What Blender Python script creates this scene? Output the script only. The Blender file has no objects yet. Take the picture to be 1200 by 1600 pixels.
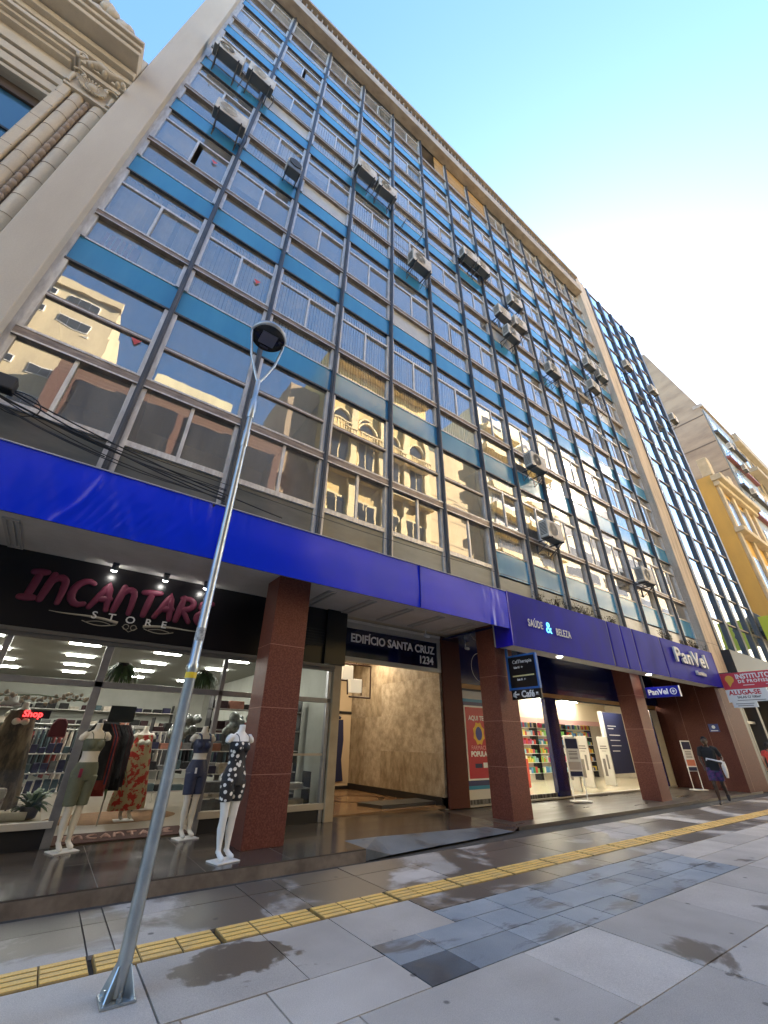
import bpy, bmesh, math, random
from math import sin, cos, pi, radians
from mathutils import Vector, Matrix, Euler
random.seed(7)
S = bpy.context.scene
C = S.collection

# ------------------------------------------------------------------ camera
cam = bpy.data.objects.new("Camera", bpy.data.cameras.new("Camera"))
C.objects.link(cam)
cam.location = (0, -7.0, 1.5)
cam.rotation_euler = (2.08194807, -0.01421421, -0.62723045)
cam.data.sensor_fit = 'VERTICAL'
cam.data.sensor_height = 36
cam.data.lens = 637.868 / 1600 * 36
cam.data.clip_start = 0.05
cam.data.clip_end = 2000
S.camera = cam
# ------------------------------------------------------------------ sky and sun
SUN_EL, SUN_AZ = radians(30), radians(27)      # azimuth from +x towards +y
W = bpy.data.worlds.new("World"); S.world = W; W.use_nodes = True
nt = W.node_tree; nt.nodes.clear()
out = nt.nodes.new("ShaderNodeOutputWorld"); bg = nt.nodes.new("ShaderNodeBackground")
sky = nt.nodes.new("ShaderNodeTexSky"); sky.sky_type = 'NISHITA'; sky.sun_disc = False
sky.sun_elevation = SUN_EL; sky.sun_rotation = pi / 2 - SUN_AZ
sky.air_density = 1.0; sky.dust_density = .7; sky.ozone_density = 2.0; sky.altitude = 10
hsv = nt.nodes.new('ShaderNodeHueSaturation'); hsv.inputs['Saturation'].default_value = 1.15
nt.links.new(sky.outputs[0], hsv.inputs['Color']); nt.links.new(hsv.outputs[0], bg.inputs[0]); bg.inputs[1].default_value = 0.075
nt.links.new(bg.outputs[0], out.inputs[0])
sl = bpy.data.lights.new("sun", 'SUN'); sl.energy = 5.0; sl.angle = radians(0.5); sl.color = (1, 0.9, 0.76)
so = bpy.data.objects.new("sun", sl); C.objects.link(so)
sd = Vector((cos(SUN_EL) * cos(SUN_AZ), cos(SUN_EL) * sin(SUN_AZ), sin(SUN_EL)))
so.rotation_euler = sd.to_track_quat('Z', 'Y').to_euler()
S.view_settings.view_transform = 'Standard'; S.view_settings.look = 'None'
S.view_settings.gamma = 1; S.view_settings.use_curve_mapping = False
S.view_settings.exposure = 3.15
S.render.engine = 'CYCLES'
S.cycles.max_bounces = 8; S.cycles.transparent_max_bounces = 12
S.cycles.use_denoising = True
S.cycles.sample_clamp_indirect = 6
S.cycles.caustics_reflective = False; S.cycles.caustics_refractive = False

# ------------------------------------------------------------------ materials
MATS = {}
def pm(name, col, rough=.6, metal=0., col2=None, nscale=3., nstretch=(1, 1, 1), lo=.35, hi=.65,
       bump=0., bscale=40., emit=None, estr=0., coat=0., spec=.5, detail=6., fine=0., rvar=0., rings=None):
    if name in MATS: return MATS[name]
    m = bpy.data.materials.new(name); m.use_nodes = True; MATS[name] = m
    t = m.node_tree; N = t.nodes; L = t.links; b = N['Principled BSDF']
    b.inputs['Base Color'].default_value = (*col, 1); b.inputs['Roughness'].default_value = rough
    b.inputs['Metallic'].default_value = metal; b.inputs['Specular IOR Level'].default_value = spec
    b.inputs['Coat Weight'].default_value = coat; b.inputs['Coat Roughness'].default_value = .05
    if emit:
        b.inputs['Emission Color'].default_value = (*emit, 1); b.inputs['Emission Strength'].default_value = estr
    tc = N.new('ShaderNodeTexCoord'); mp = N.new('ShaderNodeMapping'); L.new(tc.outputs['Object'], mp.inputs[0])
    mp.inputs['Scale'].default_value = nstretch
    if col2:
        n = N.new('ShaderNodeTexNoise'); n.inputs['Scale'].default_value = nscale; n.inputs['Detail'].default_value = detail
        n.inputs['Roughness'].default_value = .62
        L.new(mp.outputs[0], n.inputs[0]); r = N.new('ShaderNodeValToRGB')
        r.color_ramp.elements[0].position = lo; r.color_ramp.elements[1].position = hi
        r.color_ramp.elements[0].color = (*col, 1); r.color_ramp.elements[1].color = (*col2, 1)
        L.new(n.outputs[0], r.inputs[0]); src = r.outputs[0]
        if fine:
            n2 = N.new('ShaderNodeTexNoise'); n2.inputs['Scale'].default_value = bscale * 2; n2.inputs['Detail'].default_value = 3
            L.new(tc.outputs['Object'], n2.inputs[0])
            mm = N.new('ShaderNodeMapRange'); mm.inputs[1].default_value = .3; mm.inputs[2].default_value = .7
            mm.inputs[3].default_value = 1 - fine; mm.inputs[4].default_value = 1 + fine
            L.new(n2.outputs[0], mm.inputs[0])
            mx = N.new('ShaderNodeVectorMath'); mx.operation = 'SCALE'; L.new(src, mx.inputs[0]); L.new(mm.outputs[0], mx.inputs['Scale'])
            src = mx.outputs[0]
        L.new(src, b.inputs['Base Color'])
        if rvar:
            m2 = N.new('ShaderNodeMapRange'); m2.inputs[1].default_value = .3; m2.inputs[2].default_value = .7
            m2.inputs[3].default_value = rough - rvar; m2.inputs[4].default_value = rough + rvar
            L.new(n.outputs[0], m2.inputs[0]); L.new(m2.outputs[0], b.inputs['Roughness'])
    if bump:
        n3 = N.new('ShaderNodeTexNoise'); n3.inputs['Scale'].default_value = bscale; n3.inputs['Detail'].default_value = 5
        L.new(tc.outputs['Object'], n3.inputs[0]); bp = N.new('ShaderNodeBump'); bp.inputs['Strength'].default_value = bump
        bp.inputs['Distance'].default_value = .01
        L.new(n3.outputs[0], bp.inputs['Height']); L.new(bp.outputs[0], b.inputs['Normal'])
    return m

def glass(name, tint=(.9, .95, 1), ior=1.6, base=.12, gain=1.3, trans=(.75, .8, .8), wave=.02, rough=0.0, wscale=.9, dust_haze=0.):
    if name in MATS: return MATS[name]
    m = bpy.data.materials.new(name); m.use_nodes = True; MATS[name] = m
    t = m.node_tree; N = t.nodes; L = t.links; N.clear()
    o = N.new('ShaderNodeOutputMaterial'); mx = N.new('ShaderNodeMixShader')
    tr = N.new('ShaderNodeBsdfTransparent'); tr.inputs[0].default_value = (*trans, 1)
    g = N.new('ShaderNodeBsdfGlossy'); g.inputs[0].default_value = (*tint, 1); g.inputs['Roughness'].default_value = rough
    fr = N.new('ShaderNodeFresnel'); fr.inputs[0].default_value = ior
    ma = N.new('ShaderNodeMath'); ma.operation = 'MULTIPLY_ADD'; ma.use_clamp = True
    ma.inputs[1].default_value = gain; ma.inputs[2].default_value = base
    L.new(fr.outputs[0], ma.inputs[0]); L.new(ma.outputs[0], mx.inputs[0]); L.new(tr.outputs[0], mx.inputs[1]); L.new(g.outputs[0], mx.inputs[2])
    if wave:
        tc = N.new('ShaderNodeTexCoord'); n = N.new('ShaderNodeTexNoise'); n.inputs['Scale'].default_value = wscale; n.inputs['Detail'].default_value = 1.5
        L.new(tc.outputs['Object'], n.inputs[0]); bp = N.new('ShaderNodeBump'); bp.inputs['Strength'].default_value = wave
        bp.inputs['Distance'].default_value = .1
        L.new(n.outputs[0], bp.inputs['Height']); L.new(bp.outputs[0], g.inputs['Normal'])
    if dust_haze:  # pale diffuse film: dust, plus reflected sky haze put into the pane colour
        df = N.new('ShaderNodeBsdfDiffuse'); df.inputs[0].default_value = (.62, .6, .56, 1)
        tc2 = N.new('ShaderNodeTexCoord'); n2 = N.new('ShaderNodeTexNoise'); n2.inputs['Scale'].default_value = .9; n2.inputs['Detail'].default_value = 8; n2.inputs['Roughness'].default_value = .7
        mp2 = N.new('ShaderNodeMapping'); mp2.inputs['Scale'].default_value = (2, 1, .6); L.new(tc2.outputs['Object'], mp2.inputs[0]); L.new(mp2.outputs[0], n2.inputs[0])
        mr2 = N.new('ShaderNodeMapRange'); mr2.inputs[1].default_value = .3; mr2.inputs[2].default_value = .75; mr2.inputs[3].default_value = dust_haze * .3; mr2.inputs[4].default_value = dust_haze * 1.9; L.new(n2.outputs[0], mr2.inputs[0])
        m3 = N.new('ShaderNodeMixShader'); L.new(mr2.outputs[0], m3.inputs[0]); L.new(mx.outputs[0], m3.inputs[1]); L.new(df.outputs[0], m3.inputs[2]); mx = m3
    L.new(mx.outputs[0], o.inputs[0])
    return m

M_pier = pm('painted_concrete', (.60, .54, .45), .8, col2=(.52, .46, .38), nscale=.8, nstretch=(1, 1, .3), bump=.15, bscale=25, fine=.05)
M_pier2 = pm('stained_render', (.55, .46, .37), .85, col2=(.28, .23, .18), nscale=1.6, nstretch=(2.5, 1, .22), lo=.42, hi=.72, bump=.25, bscale=14, fine=.12)
M_conc = pm('beam_concrete', (.42, .37, .32), .85, col2=(.27, .23, .20), nscale=2, nstretch=(.6, 1, 2), bump=.15, fine=.08)
M_black = pm('black_painted_steel', (.045, .05, .06), .45, col2=(.10, .10, .105), nscale=4, nstretch=(4, 4, .5), metal=.3)
M_silver = pm('anodised_aluminium', (.7, .68, .65), .45, metal=.4, col2=(.5, .47, .44), nscale=5, nstretch=(3, 1, .6), bump=.05)
M_bronze = pm('weathered_frame', (.17, .13, .11), .5, metal=.35, col2=(.34, .28, .235), nscale=3, nstretch=(1, 1, 6))
M_blue = pm('blue_glass_panel', (.04, .22, .43), .14, col2=(.055, .26, .47), nscale=.9, nstretch=(2.2, 1, .35), spec=.55, coat=.25, rvar=.03)
M_grey = pm('grey_glass_panel', (.10, .105, .10), .16, col2=(.17, .17, .155), nscale=1.2, nstretch=(.6, 1, 2), rvar=.05)
M_cream = pm('cream_panel', (.55, .54, .50), .25, col2=(.45, .44, .40), nscale=2)
M_glass = glass('window_glass', tint=(1, .97, .93), base=.2, gain=1.2, wave=.022, wscale=1.2, trans=(.92, .95, .95), dust_haze=.17)
M_ply = pm('old_plywood', (.42, .25, .085), .75, col2=(.27, .155, .055), nscale=3, nstretch=(1, 1, 14), bump=.1)
M_int = pm('office_interior', (.42, .38, .32), .9, col2=(.52, .46, .38), nscale=1)
M_ceil = pm('office_ceiling', (.5, .45, .36), .9)
M_blind = pm('vertical_blind_fabric', (.88, .82, .70), .9, col2=(.76, .70, .6), nscale=3)
M_roll = pm('roller_blind', (.62, .60, .56), .9)
M_soffit = pm('soffit_paint', (.62, .6, .58), .6, col2=(.52, .5, .47), nscale=1.5)
M_vinyl = pm('glossy_blue_vinyl', (.005, .03, .72), .22, col2=(.006, .035, .6), nscale=.6, coat=.05, spec=.28, rvar=.03)
M_vinyl2 = pm('indigo_vinyl', (.014, .013, .36), .5, col2=(.022, .022, .24), nscale=1.1, nstretch=(1.4, 1, .6), rvar=.05, spec=.06)
M_navy = pm('navy_panel', (.004, .009, .075), .13, coat=.4)
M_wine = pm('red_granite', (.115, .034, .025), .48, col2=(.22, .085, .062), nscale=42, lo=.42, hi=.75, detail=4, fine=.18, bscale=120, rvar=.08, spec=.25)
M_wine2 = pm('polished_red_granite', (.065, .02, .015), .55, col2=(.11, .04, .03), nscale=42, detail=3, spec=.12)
M_floor = pm('polished_porcelain', (.06, .05, .043), .16, col2=(.09, .074, .062), nscale=1.5, nstretch=(.3, 2, 1), rvar=.05)
M_dark = pm('dark_recess', (.012, .012, .014), .5)
M_sign = pm('black_sign_face', (.008, .007, .009), .28)
M_white = pm('white_enamel', (.8, .8, .78), .35)
M_galv = pm('galvanised_steel', (.47, .51, .52), .33, metal=.85, col2=(.33, .37, .39), nscale=9, nstretch=(1, 1, .6), bump=.06, bscale=60)
M_acw = pm('ac_casing_plastic', (.64, .6, .52), .5, col2=(.45, .4, .33), nscale=4, nstretch=(1, 1, 1))
M_acd = pm('ac_grille_dark', (.05, .048, .045), .6)
M_acu = pm('ac_underside_steel', (.16, .16, .155), .45, metal=.4)

# ------------------------------------------------------------------ mesh helpers
class MB:
    def __init__(s): s.v = []; s.f = []; s.m = []; s.sm = []
    def add(s, vs, fs, m=0, smooth=False):
        o = len(s.v); s.v += [tuple(v) for v in vs]
        for f in fs: s.f.append([i + o for i in f]); s.m.append(m); s.sm.append(smooth)
        return s
    def box(s, x0, x1, y0, y1, z0, z1, m=0, R=None, o=None):
        vs = [(x, y, z) for x in (x0, x1) for y in (y0, y1) for z in (z0, z1)]
        if R is not None: vs = [tuple(R @ Vector(v) + Vector(o or (0, 0, 0))) for v in vs]
        return s.add(vs, [(0, 1, 3, 2), (4, 6, 7, 5), (0, 4, 5, 1), (2, 3, 7, 6), (0, 2, 6, 4), (1, 5, 7, 3)], m)
    def quad(s, a, b, c, d, m=0): return s.add([a, b, c, d], [(0, 1, 2, 3)], m)
    def rings(s, rs, m=0, cap=True, smooth=True):
        n = len(rs[0]); vs = [p for r in rs for p in r]; fs = []
        for k in range(len(rs) - 1):
            for i in range(n):
                j = (i + 1) % n; fs.append((k * n + i, k * n + j, (k + 1) * n + j, (k + 1) * n + i))
        s.add(vs, fs, m, smooth)
        if cap:
            s.add(rs[0], [tuple(reversed(range(n)))], m); s.add(rs[-1], [tuple(range(n))], m)
        return s
    def tube(s, pts, r, m=0, n=10, flat=None, cap=True):
        pts = [Vector(p) for p in pts]; rs = []
        rad = r if isinstance(r, (list, tuple)) else [r] * len(pts)
        up = None
        for i, p in enumerate(pts):
            d = (pts[min(i + 1, len(pts) - 1)] - pts[max(i - 1, 0)])
            if d.length < 1e-9: d = Vector((0, 0, 1))
            d.normalize()
            if up is None: up = Vector((0, 1, 0)) if abs(d.y) < .9 else Vector((1, 0, 0))
            a = d.cross(up).normalized(); b = a.cross(d).normalized(); up = b
            ring = []
            for k in range(n):
                an = 2 * pi * k / n; q = p + a * cos(an) * rad[i] + b * sin(an) * rad[i]
                if flat is not None: q = Vector((q.x, p.y + (q.y - p.y) * flat, q.z))
                ring.append(tuple(q))
            rs.append(ring)
        return s.rings(rs, m, cap)
    def lathe(s, c, prof, m=0, n=24, smooth=True):
        rs = [[(c[0] + r * cos(2 * pi * k / n), c[1] + r * sin(2 * pi * k / n), c[2] + z) for k in range(n)] for r, z in prof]
        return s.rings(rs, m, True, smooth)
    def ball(s, c, rx, ry=None, rz=None, m=0, n=12, k=8):
        ry = ry or rx; rz = rz or rx
        rs = []
        for j in range(1, k):
            t = pi * j / k
            rs.append([(c[0] + rx * sin(t) * cos(2 * pi * i / n), c[1] + ry * sin(t) * sin(2 * pi * i / n), c[2] - rz * cos(t)) for i in range(n)])
        o = len(s.v); s.rings(rs, m, False)
        a = len(s.v); s.v += [(c[0], c[1], c[2] - rz), (c[0], c[1], c[2] + rz)]
        for i in range(n):
            j = (i + 1) % n
            s.f.append([a, o + j, o + i]); s.m.append(m); s.sm.append(True)
            l = o + (k - 2) * n; s.f.append([a + 1, l + i, l + j]); s.m.append(m); s.sm.append(True)
        return s
    def prism(s, poly, axis, a, b, m=0):
        # poly = 2D points; axis 'y': (x,z) extruded a..b in y; 'x': (y,z); 'z': (x,y)
        f = {'y': lambda p, t: (p[0], t, p[1]), 'x': lambda p, t: (t, p[0], p[1]), 'z': lambda p, t: (p[0], p[1], t)}[axis]
        n = len(poly); vs = [f(p, a) for p in poly] + [f(p, b) for p in poly]
        fs = [tuple(range(n)), tuple(reversed(range(n, 2 * n)))] + [(i, i + n, (i + 1) % n + n, (i + 1) % n) for i in range(n)]
        return s.add(vs, fs, m)
    def build(s, name, mats, parent=None, bevel=0, fix=True, **kw):
        me = bpy.data.meshes.new(name)
        off = Vector(parent['_o']) if parent is not None else None
        if parent is None:
            xs = [v[0] for v in s.v]; ys = [v[1] for v in s.v]; zs = [v[2] for v in s.v]
            off = Vector(((min(xs) + max(xs)) / 2, (min(ys) + max(ys)) / 2, min(zs)))
        me.from_pydata([tuple(Vector(v) - off) for v in s.v], [], s.f)
        if not isinstance(mats, (list, tuple)): mats = [mats]
        for m in mats: me.materials.append(m)
        me.polygons.foreach_set('material_index', s.m); me.polygons.foreach_set('use_smooth', s.sm)
        if fix:
            bm = bmesh.new(); bm.from_mesh(me); bmesh.ops.recalc_face_normals(bm, faces=bm.faces); bm.to_mesh(me); bm.free()
        o = bpy.data.objects.new(name, me); C.objects.link(o)
        if parent is not None: o.parent = parent; o['_o'] = parent['_o']
        else: o.location = off; o['_o'] = tuple(off)
        if bevel:
            b = o.modifiers.new('bevel', 'BEVEL'); b.width = bevel; b.segments = 2; b.limit_method = 'ANGLE'; b.harden_normals = False
        tag(o, **kw)
        return o

def tag(o, label=None, cat=None, group=None, kind=None):
    if label: o['label'] = label
    if cat: o['category'] = cat
    if group: o['group'] = group
    if kind: o['kind'] = kind
    return o
def thing(name, label, cat, loc=(0, 0, 0), group=None):
    o = bpy.data.objects.new(name, None); C.objects.link(o); o.location = loc; o['_o'] = tuple(loc)
    o.empty_display_size = .2
    return tag(o, label, cat, group)
def copytree(o, parent=None):
    c = o.copy(); C.objects.link(c)
    if parent is not None: c.parent = parent
    for ch in [x for x in ALLCH(o)]: copytree(ch, c)
    return c
def ALLCH(o): return [x for x in C.objects if x.parent == o]
def B(name, mat, parent, *boxes, bevel=0, **kw):
    mb = MB()
    for b in boxes: mb.box(*b)
    return mb.build(name, mat, parent, bevel=bevel, **kw)

DIRS = {'s': Euler((pi / 2, 0, 0)), 'w': Euler((pi / 2, 0, -pi / 2)), 'up': Euler((0, 0, 0))}
def text(body, size, loc, parent, mat, name='lettering', face='s', ext=.004, off=0., align='CENTER', space=1., shear=0., sx=1., rz=None, tilt=0.):
    cu = bpy.data.curves.new('t', 'FONT'); cu.body = body; cu.size = size; cu.extrude = ext; cu.offset = off
    cu.align_x = align; cu.align_y = 'CENTER'; cu.space_character = space; cu.shear = shear; cu.resolution_u = 3
    t = bpy.data.objects.new('t', cu); C.objects.link(t)
    dg = bpy.context.evaluated_depsgraph_get(); me = bpy.data.meshes.new_from_object(t.evaluated_get(dg))
    bpy.data.objects.remove(t)
    R = (rz if rz is not None else DIRS[face]).to_matrix().to_4x4()
    M = Matrix.Translation(Vector(loc) - Vector(parent['_o'])) @ R @ Matrix.Rotation(tilt, 4, 'Z') @ Matrix.Diagonal((sx, 1, 1, 1))
    me.transform(M); me.materials.clear(); me.materials.append(mat)
    o = bpy.data.objects.new(name, me); C.objects.link(o); o.parent = parent; o['_o'] = parent['_o']
    return o

def fuse(mb, name, mats, parent, voxel=.01, smooth=4, **kw):
    """voxel-fuse overlapping lofts into ONE continuous skin"""
    o = mb.build(name, mats, parent, **kw)
    r = o.modifiers.new('r', 'REMESH'); r.mode = 'VOXEL'; r.voxel_size = voxel; r.use_smooth_shade = True
    sm = o.modifiers.new('s', 'SMOOTH'); sm.factor = .5; sm.iterations = smooth
    dg = bpy.context.evaluated_depsgraph_get(); me = bpy.data.meshes.new_from_object(o.evaluated_get(dg))
    o.modifiers.clear(); me.name = name
    if not me.materials: me.materials.append(mats if not isinstance(mats, (list, tuple)) else mats[0])
    o.data = me
    return o
#PART1_END
# =================================================================== GROUND
M_slab = pm('granite_slab', (.20, .195, .19), .6, col2=(.26, .25, .245), nscale=1.2, bump=.12, bscale=90, fine=.12)
def wetmat(name, dry, dry2, wet, scale, lo, hi, strx=(1, 1, 1), drough=.75, wrough=.42, spot=None):
    m = bpy.data.materials.new(name); m.use_nodes = True; MATS[name] = m
    t = m.node_tree; N = t.nodes; L = t.links; b = N['Principled BSDF']
    geo = N.new('ShaderNodeNewGeometry'); mp = N.new('ShaderNodeMapping'); mp.inputs['Scale'].default_value = strx
    L.new(geo.outputs['Position'], mp.inputs[0])
    n = N.new('ShaderNodeTexNoise'); n.inputs['Scale'].default_value = scale; n.inputs['Detail'].default_value = 7; n.inputs['Roughness'].default_value = .6
    n.inputs['Distortion'].default_value = .4
    L.new(mp.outputs[0], n.inputs[0])
    r = N.new('ShaderNodeMapRange'); r.inputs[1].default_value = lo; r.inputs[2].default_value = hi; L.new(n.outputs[0], r.inputs[0])
    rout = r.outputs[0]
    if spot:
        sb = N.new('ShaderNodeVectorMath'); sb.operation = 'SUBTRACT'; sb.inputs[1].default_value = (spot[0], spot[1], 0); L.new(geo.outputs['Position'], sb.inputs[0])
        sc_ = N.new('ShaderNodeVectorMath'); sc_.operation = 'MULTIPLY'; sc_.inputs[1].default_value = (1, 1.7, 0); L.new(sb.outputs[0], sc_.inputs[0])
        ln = N.new('ShaderNodeVectorMath'); ln.operation = 'LENGTH'; L.new(sc_.outputs[0], ln.inputs[0])
        nn = N.new('ShaderNodeTexNoise'); nn.inputs['Scale'].default_value = 4; nn.inputs['Detail'].default_value = 5; L.new(geo.outputs['Position'], nn.inputs[0])
        ad = N.new('ShaderNodeMath'); ad.operation = 'MULTIPLY_ADD'; ad.inputs[1].default_value = .9; L.new(nn.outputs[0], ad.inputs[0]); L.new(ln.outputs['Value'], ad.inputs[2])
        ms = N.new('ShaderNodeMapRange'); ms.inputs[1].default_value = spot[2] + .45; ms.inputs[2].default_value = spot[2] + .5; ms.inputs[3].default_value = 1; ms.inputs[4].default_value = 0; L.new(ad.outputs[0], ms.inputs[0])
        mxx = N.new('ShaderNodeMath'); mxx.operation = 'MAXIMUM'; L.new(r.outputs[0], mxx.inputs[0]); L.new(ms.outputs[0], mxx.inputs[1]); rout = mxx.outputs[0]
    n2 = N.new('ShaderNodeTexNoise'); n2.inputs['Scale'].default_value = 1.7; n2.inputs['Detail'].default_value = 8; L.new(geo.outputs['Position'], n2.inputs[0])
    r2 = N.new('ShaderNodeMapRange'); r2.inputs[1].default_value = .35; r2.inputs[2].default_value = .65; L.new(n2.outputs[0], r2.inputs[0])
    a = N.new('ShaderNodeMix'); a.data_type = 'RGBA'; a.inputs[6].default_value = (*dry, 1); a.inputs[7].default_value = (*dry2, 1); L.new(r2.outputs[0], a.inputs[0])
    c = N.new('ShaderNodeMix'); c.data_type = 'RGBA'; c.inputs[7].default_value = (*wet, 1); L.new(rout, c.inputs[0]); L.new(a.outputs[2], c.inputs[6])
    n3 = N.new('ShaderNodeTexNoise'); n3.inputs['Scale'].default_value = 160; n3.inputs['Detail'].default_value = 2; L.new(geo.outputs['Position'], n3.inputs[0])
    # chewing-gum spots and grit
    v = N.new('ShaderNodeTexVoronoi'); v.inputs['Scale'].default_value = 2.6; L.new(geo.outputs['Position'], v.inputs[0])
    vr = N.new('ShaderNodeMapRange'); vr.inputs[1].default_value = .055; vr.inputs[2].default_value = .085; vr.inputs[3].default_value = .35; vr.inputs[4].default_value = 1; L.new(v.outputs[0], vr.inputs[0])
    fm = N.new('ShaderNodeMapRange'); fm.inputs[1].default_value = .3; fm.inputs[2].default_value = .7; fm.inputs[3].default_value = .82; fm.inputs[4].default_value = 1.18; L.new(n3.outputs[0], fm.inputs[0])
    pr = N.new('ShaderNodeMath'); pr.operation = 'MULTIPLY'; L.new(vr.outputs[0], pr.inputs[0]); L.new(fm.outputs[0], pr.inputs[1])
    at = N.new('ShaderNodeAttribute'); at.attribute_name = 'shade'; at.attribute_type = 'GEOMETRY'
    p2 = N.new('ShaderNodeMath'); p2.operation = 'MULTIPLY'; L.new(pr.outputs[0], p2.inputs[0]); L.new(at.outputs['Fac'], p2.inputs[1])
    s = N.new('ShaderNodeVectorMath'); s.operation = 'SCALE'; L.new(c.outputs[2], s.inputs[0]); L.new(p2.outputs[0], s.inputs['Scale'])
    L.new(s.outputs[0], b.inputs['Base Color'])
    rr = N.new('ShaderNodeMapRange'); rr.inputs[3].default_value = drough; rr.inputs[4].default_value = wrough; L.new(rout, rr.inputs[0]); L.new(rr.outputs[0], b.inputs['Roughness'])
    bp = N.new('ShaderNodeBump'); bp.inputs['Strength'].default_value = .12; bp.inputs['Distance'].default_value = .004
    L.new(n3.outputs[0], bp.inputs['Height']); L.new(bp.outputs[0], b.inputs['Normal'])
    return m
M_near = wetmat('pavement_granite', (.46, .42, .37), (.54, .50, .445), (.16, .13, .10), .8, .64, .67, spot=(1.68, -2.72, .42))
M_wetside = wetmat('wet_brown_granite', (.42, .39, .355), (.52, .485, .445), (.15, .125, .10), .75, .43, .5)
M_slate = wetmat('blue_slate', (.25, .29, .325), (.34, .375, .40), (.12, .13, .14), 1.5, .55, .63, (1, 2.2, 1), .6, .45)
M_slated = wetmat('dark_slate', (.11, .125, .14), (.15, .165, .18), (.07, .08, .09), 1.5, .5, .6)
M_joint = pm('joint_dirt', (.035, .031, .028), .9, col2=(.06, .055, .05), nscale=20)

mb = MB(); mb.quad((-120, -80, -.03), (300, -80, -.03), (300, 120, -.03), (-120, 120, -.03))
mb.build('ground', M_joint, kind='structure')
PX = [-9, -7.9, -6.8, -5.7, -4.6, -3.6, -2.6, -1.6, -.75, .0, .77, .96, 2.31, 2.75, 3.7, 4.7]
slabs = []   # x0,x1,y0,y1,mat
def row(xs, y0, y1, m):
    for a, b in zip(xs[:-1], xs[1:]): slabs.append((a, b, y0, y1, m))
xs_in = PX + [5.95, 7.2, 8.45] + [8.45 + 1.25 * i for i in range(1, 60)]
row(xs_in, -1.3, -.86, 1); row(xs_in, -2.02, -1.3, 1)
rr_ = random.Random(3)
row([-9, -7.8, -6.6, -5.4, -4.2, -3.0, -2.0, -1.1, -.2, 1.06, 2.05, 2.72, 3.7], -3.3, -2.37, 0)
row([-9, -7.8, -6.3, -4.8, -3.3, -2.0, -.6, .6, 1.17, 1.72, 2.72], -3.87, -3.3, 0)
row([-9, -7, -5.2, -3.4, -1.9, -.5, .9, 2.1, 3.7, 4.71, 6.2, 7.4, 8.8, 10.2], -4.82, -3.87, 0)
row([3.7, 4.7, 5.95, 7.2, 8.6, 9.9, 11.2, 12.5, 13.8, 15.1, 16.4, 17.7, 19, 20.3] + [21.6 + 1.3 * i for i in range(50)], -2.77, -2.37, 1)
# slate patches
yy = [-3.87, -3.5, -3.1, -2.77]
for i, (a, b) in enumerate(zip(yy[:-1], yy[1:])):
    x = 2.72 if b < -3.2 else 3.7
    if i == 1: x = 2.72
    while x < 8.6:
        w = rr_.choice([.48, .6, .75]); e = min(8.6, x + w)
        if not (x < 3.7 and b > -3.05): slabs.append((x, e, a, b, 3 if (x < 2.9 and i == 0) else 2))
        x = e
for j, (y0, y1) in enumerate([(-3.87, -3.3), (-3.3, -2.77)]):
    row([8.6 + 1.3 * i + (.5 if j and i else 0) for i in range(60)], y0, y1, 0)
row([10.2 + 1.4 * i for i in range(50)], -4.82, -3.87, 0)
y = -4.82
while y > -20.5:
    n = y - (1.05 if y > -12 else 2.0); x = -12 + rr_.random()
    while x < 60:
        w = 1.2 + rr_.random() * .5; slabs.append((x, x + w, n, y, 2 if rr_.random() < .12 else 0)); x += w
    y = n
mb = MB(); cols = []
for (x0, x1, y0, y1, m) in slabs:
    g = .006; z = rr_.uniform(-.003, .002); dz = [rr_.uniform(-.0015, .0015) for _ in range(4)]; c = rr_.uniform(.80, 1.1)
    a, b_, c_, d = (x0 + g, y0 + g), (x1 - g, y0 + g), (x1 - g, y1 - g), (x0 + g, y1 - g)
    vs = [(*a, z + dz[0]), (*b_, z + dz[1]), (*c_, z + dz[2]), (*d, z + dz[3])] + [(p[0], p[1], -.028) for p in (a, b_, c_, d)]
    mb.add(vs, [(0, 1, 2, 3), (0, 4, 5, 1), (1, 5, 6, 2), (2, 6, 7, 3), (3, 7, 4, 0)], m); cols += [c] * 8
pav = mb.build('pavement', [M_near, M_wetside, M_slate, M_slated], kind='structure', fix=False)
at = pav.data.attributes.new('shade', 'FLOAT', 'POINT'); at.data.foreach_set('value', cols)
# tactile strip
M_tact = pm('yellow_tactile_tile', (.85, .55, .15), .65, col2=(.60, .42, .18), nscale=5, lo=.45, hi=.75, bump=.1, fine=.15)
mb = MB()
for gidx in range(-8, 66):
    xg = .80 + gidx * .945
    for q_ in range(3):
        x = xg + q_ * .302; w = .302
        mb.box(x + .003, x + w - .003, -2.36, -2.03, -.03, .002, 1)
        for k in range(4):
            yc = -2.32 + k * .083
            mb.box(x + .008, x + w - .008, yc - .027, yc + .032, .002, .0075, 0)
mb.build('tactile_paving', [M_tact, pm('tactile_base', (.42, .28, .08), .7, col2=(.25, .18, .08), nscale=9)], kind='structure', bevel=.003)
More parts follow.
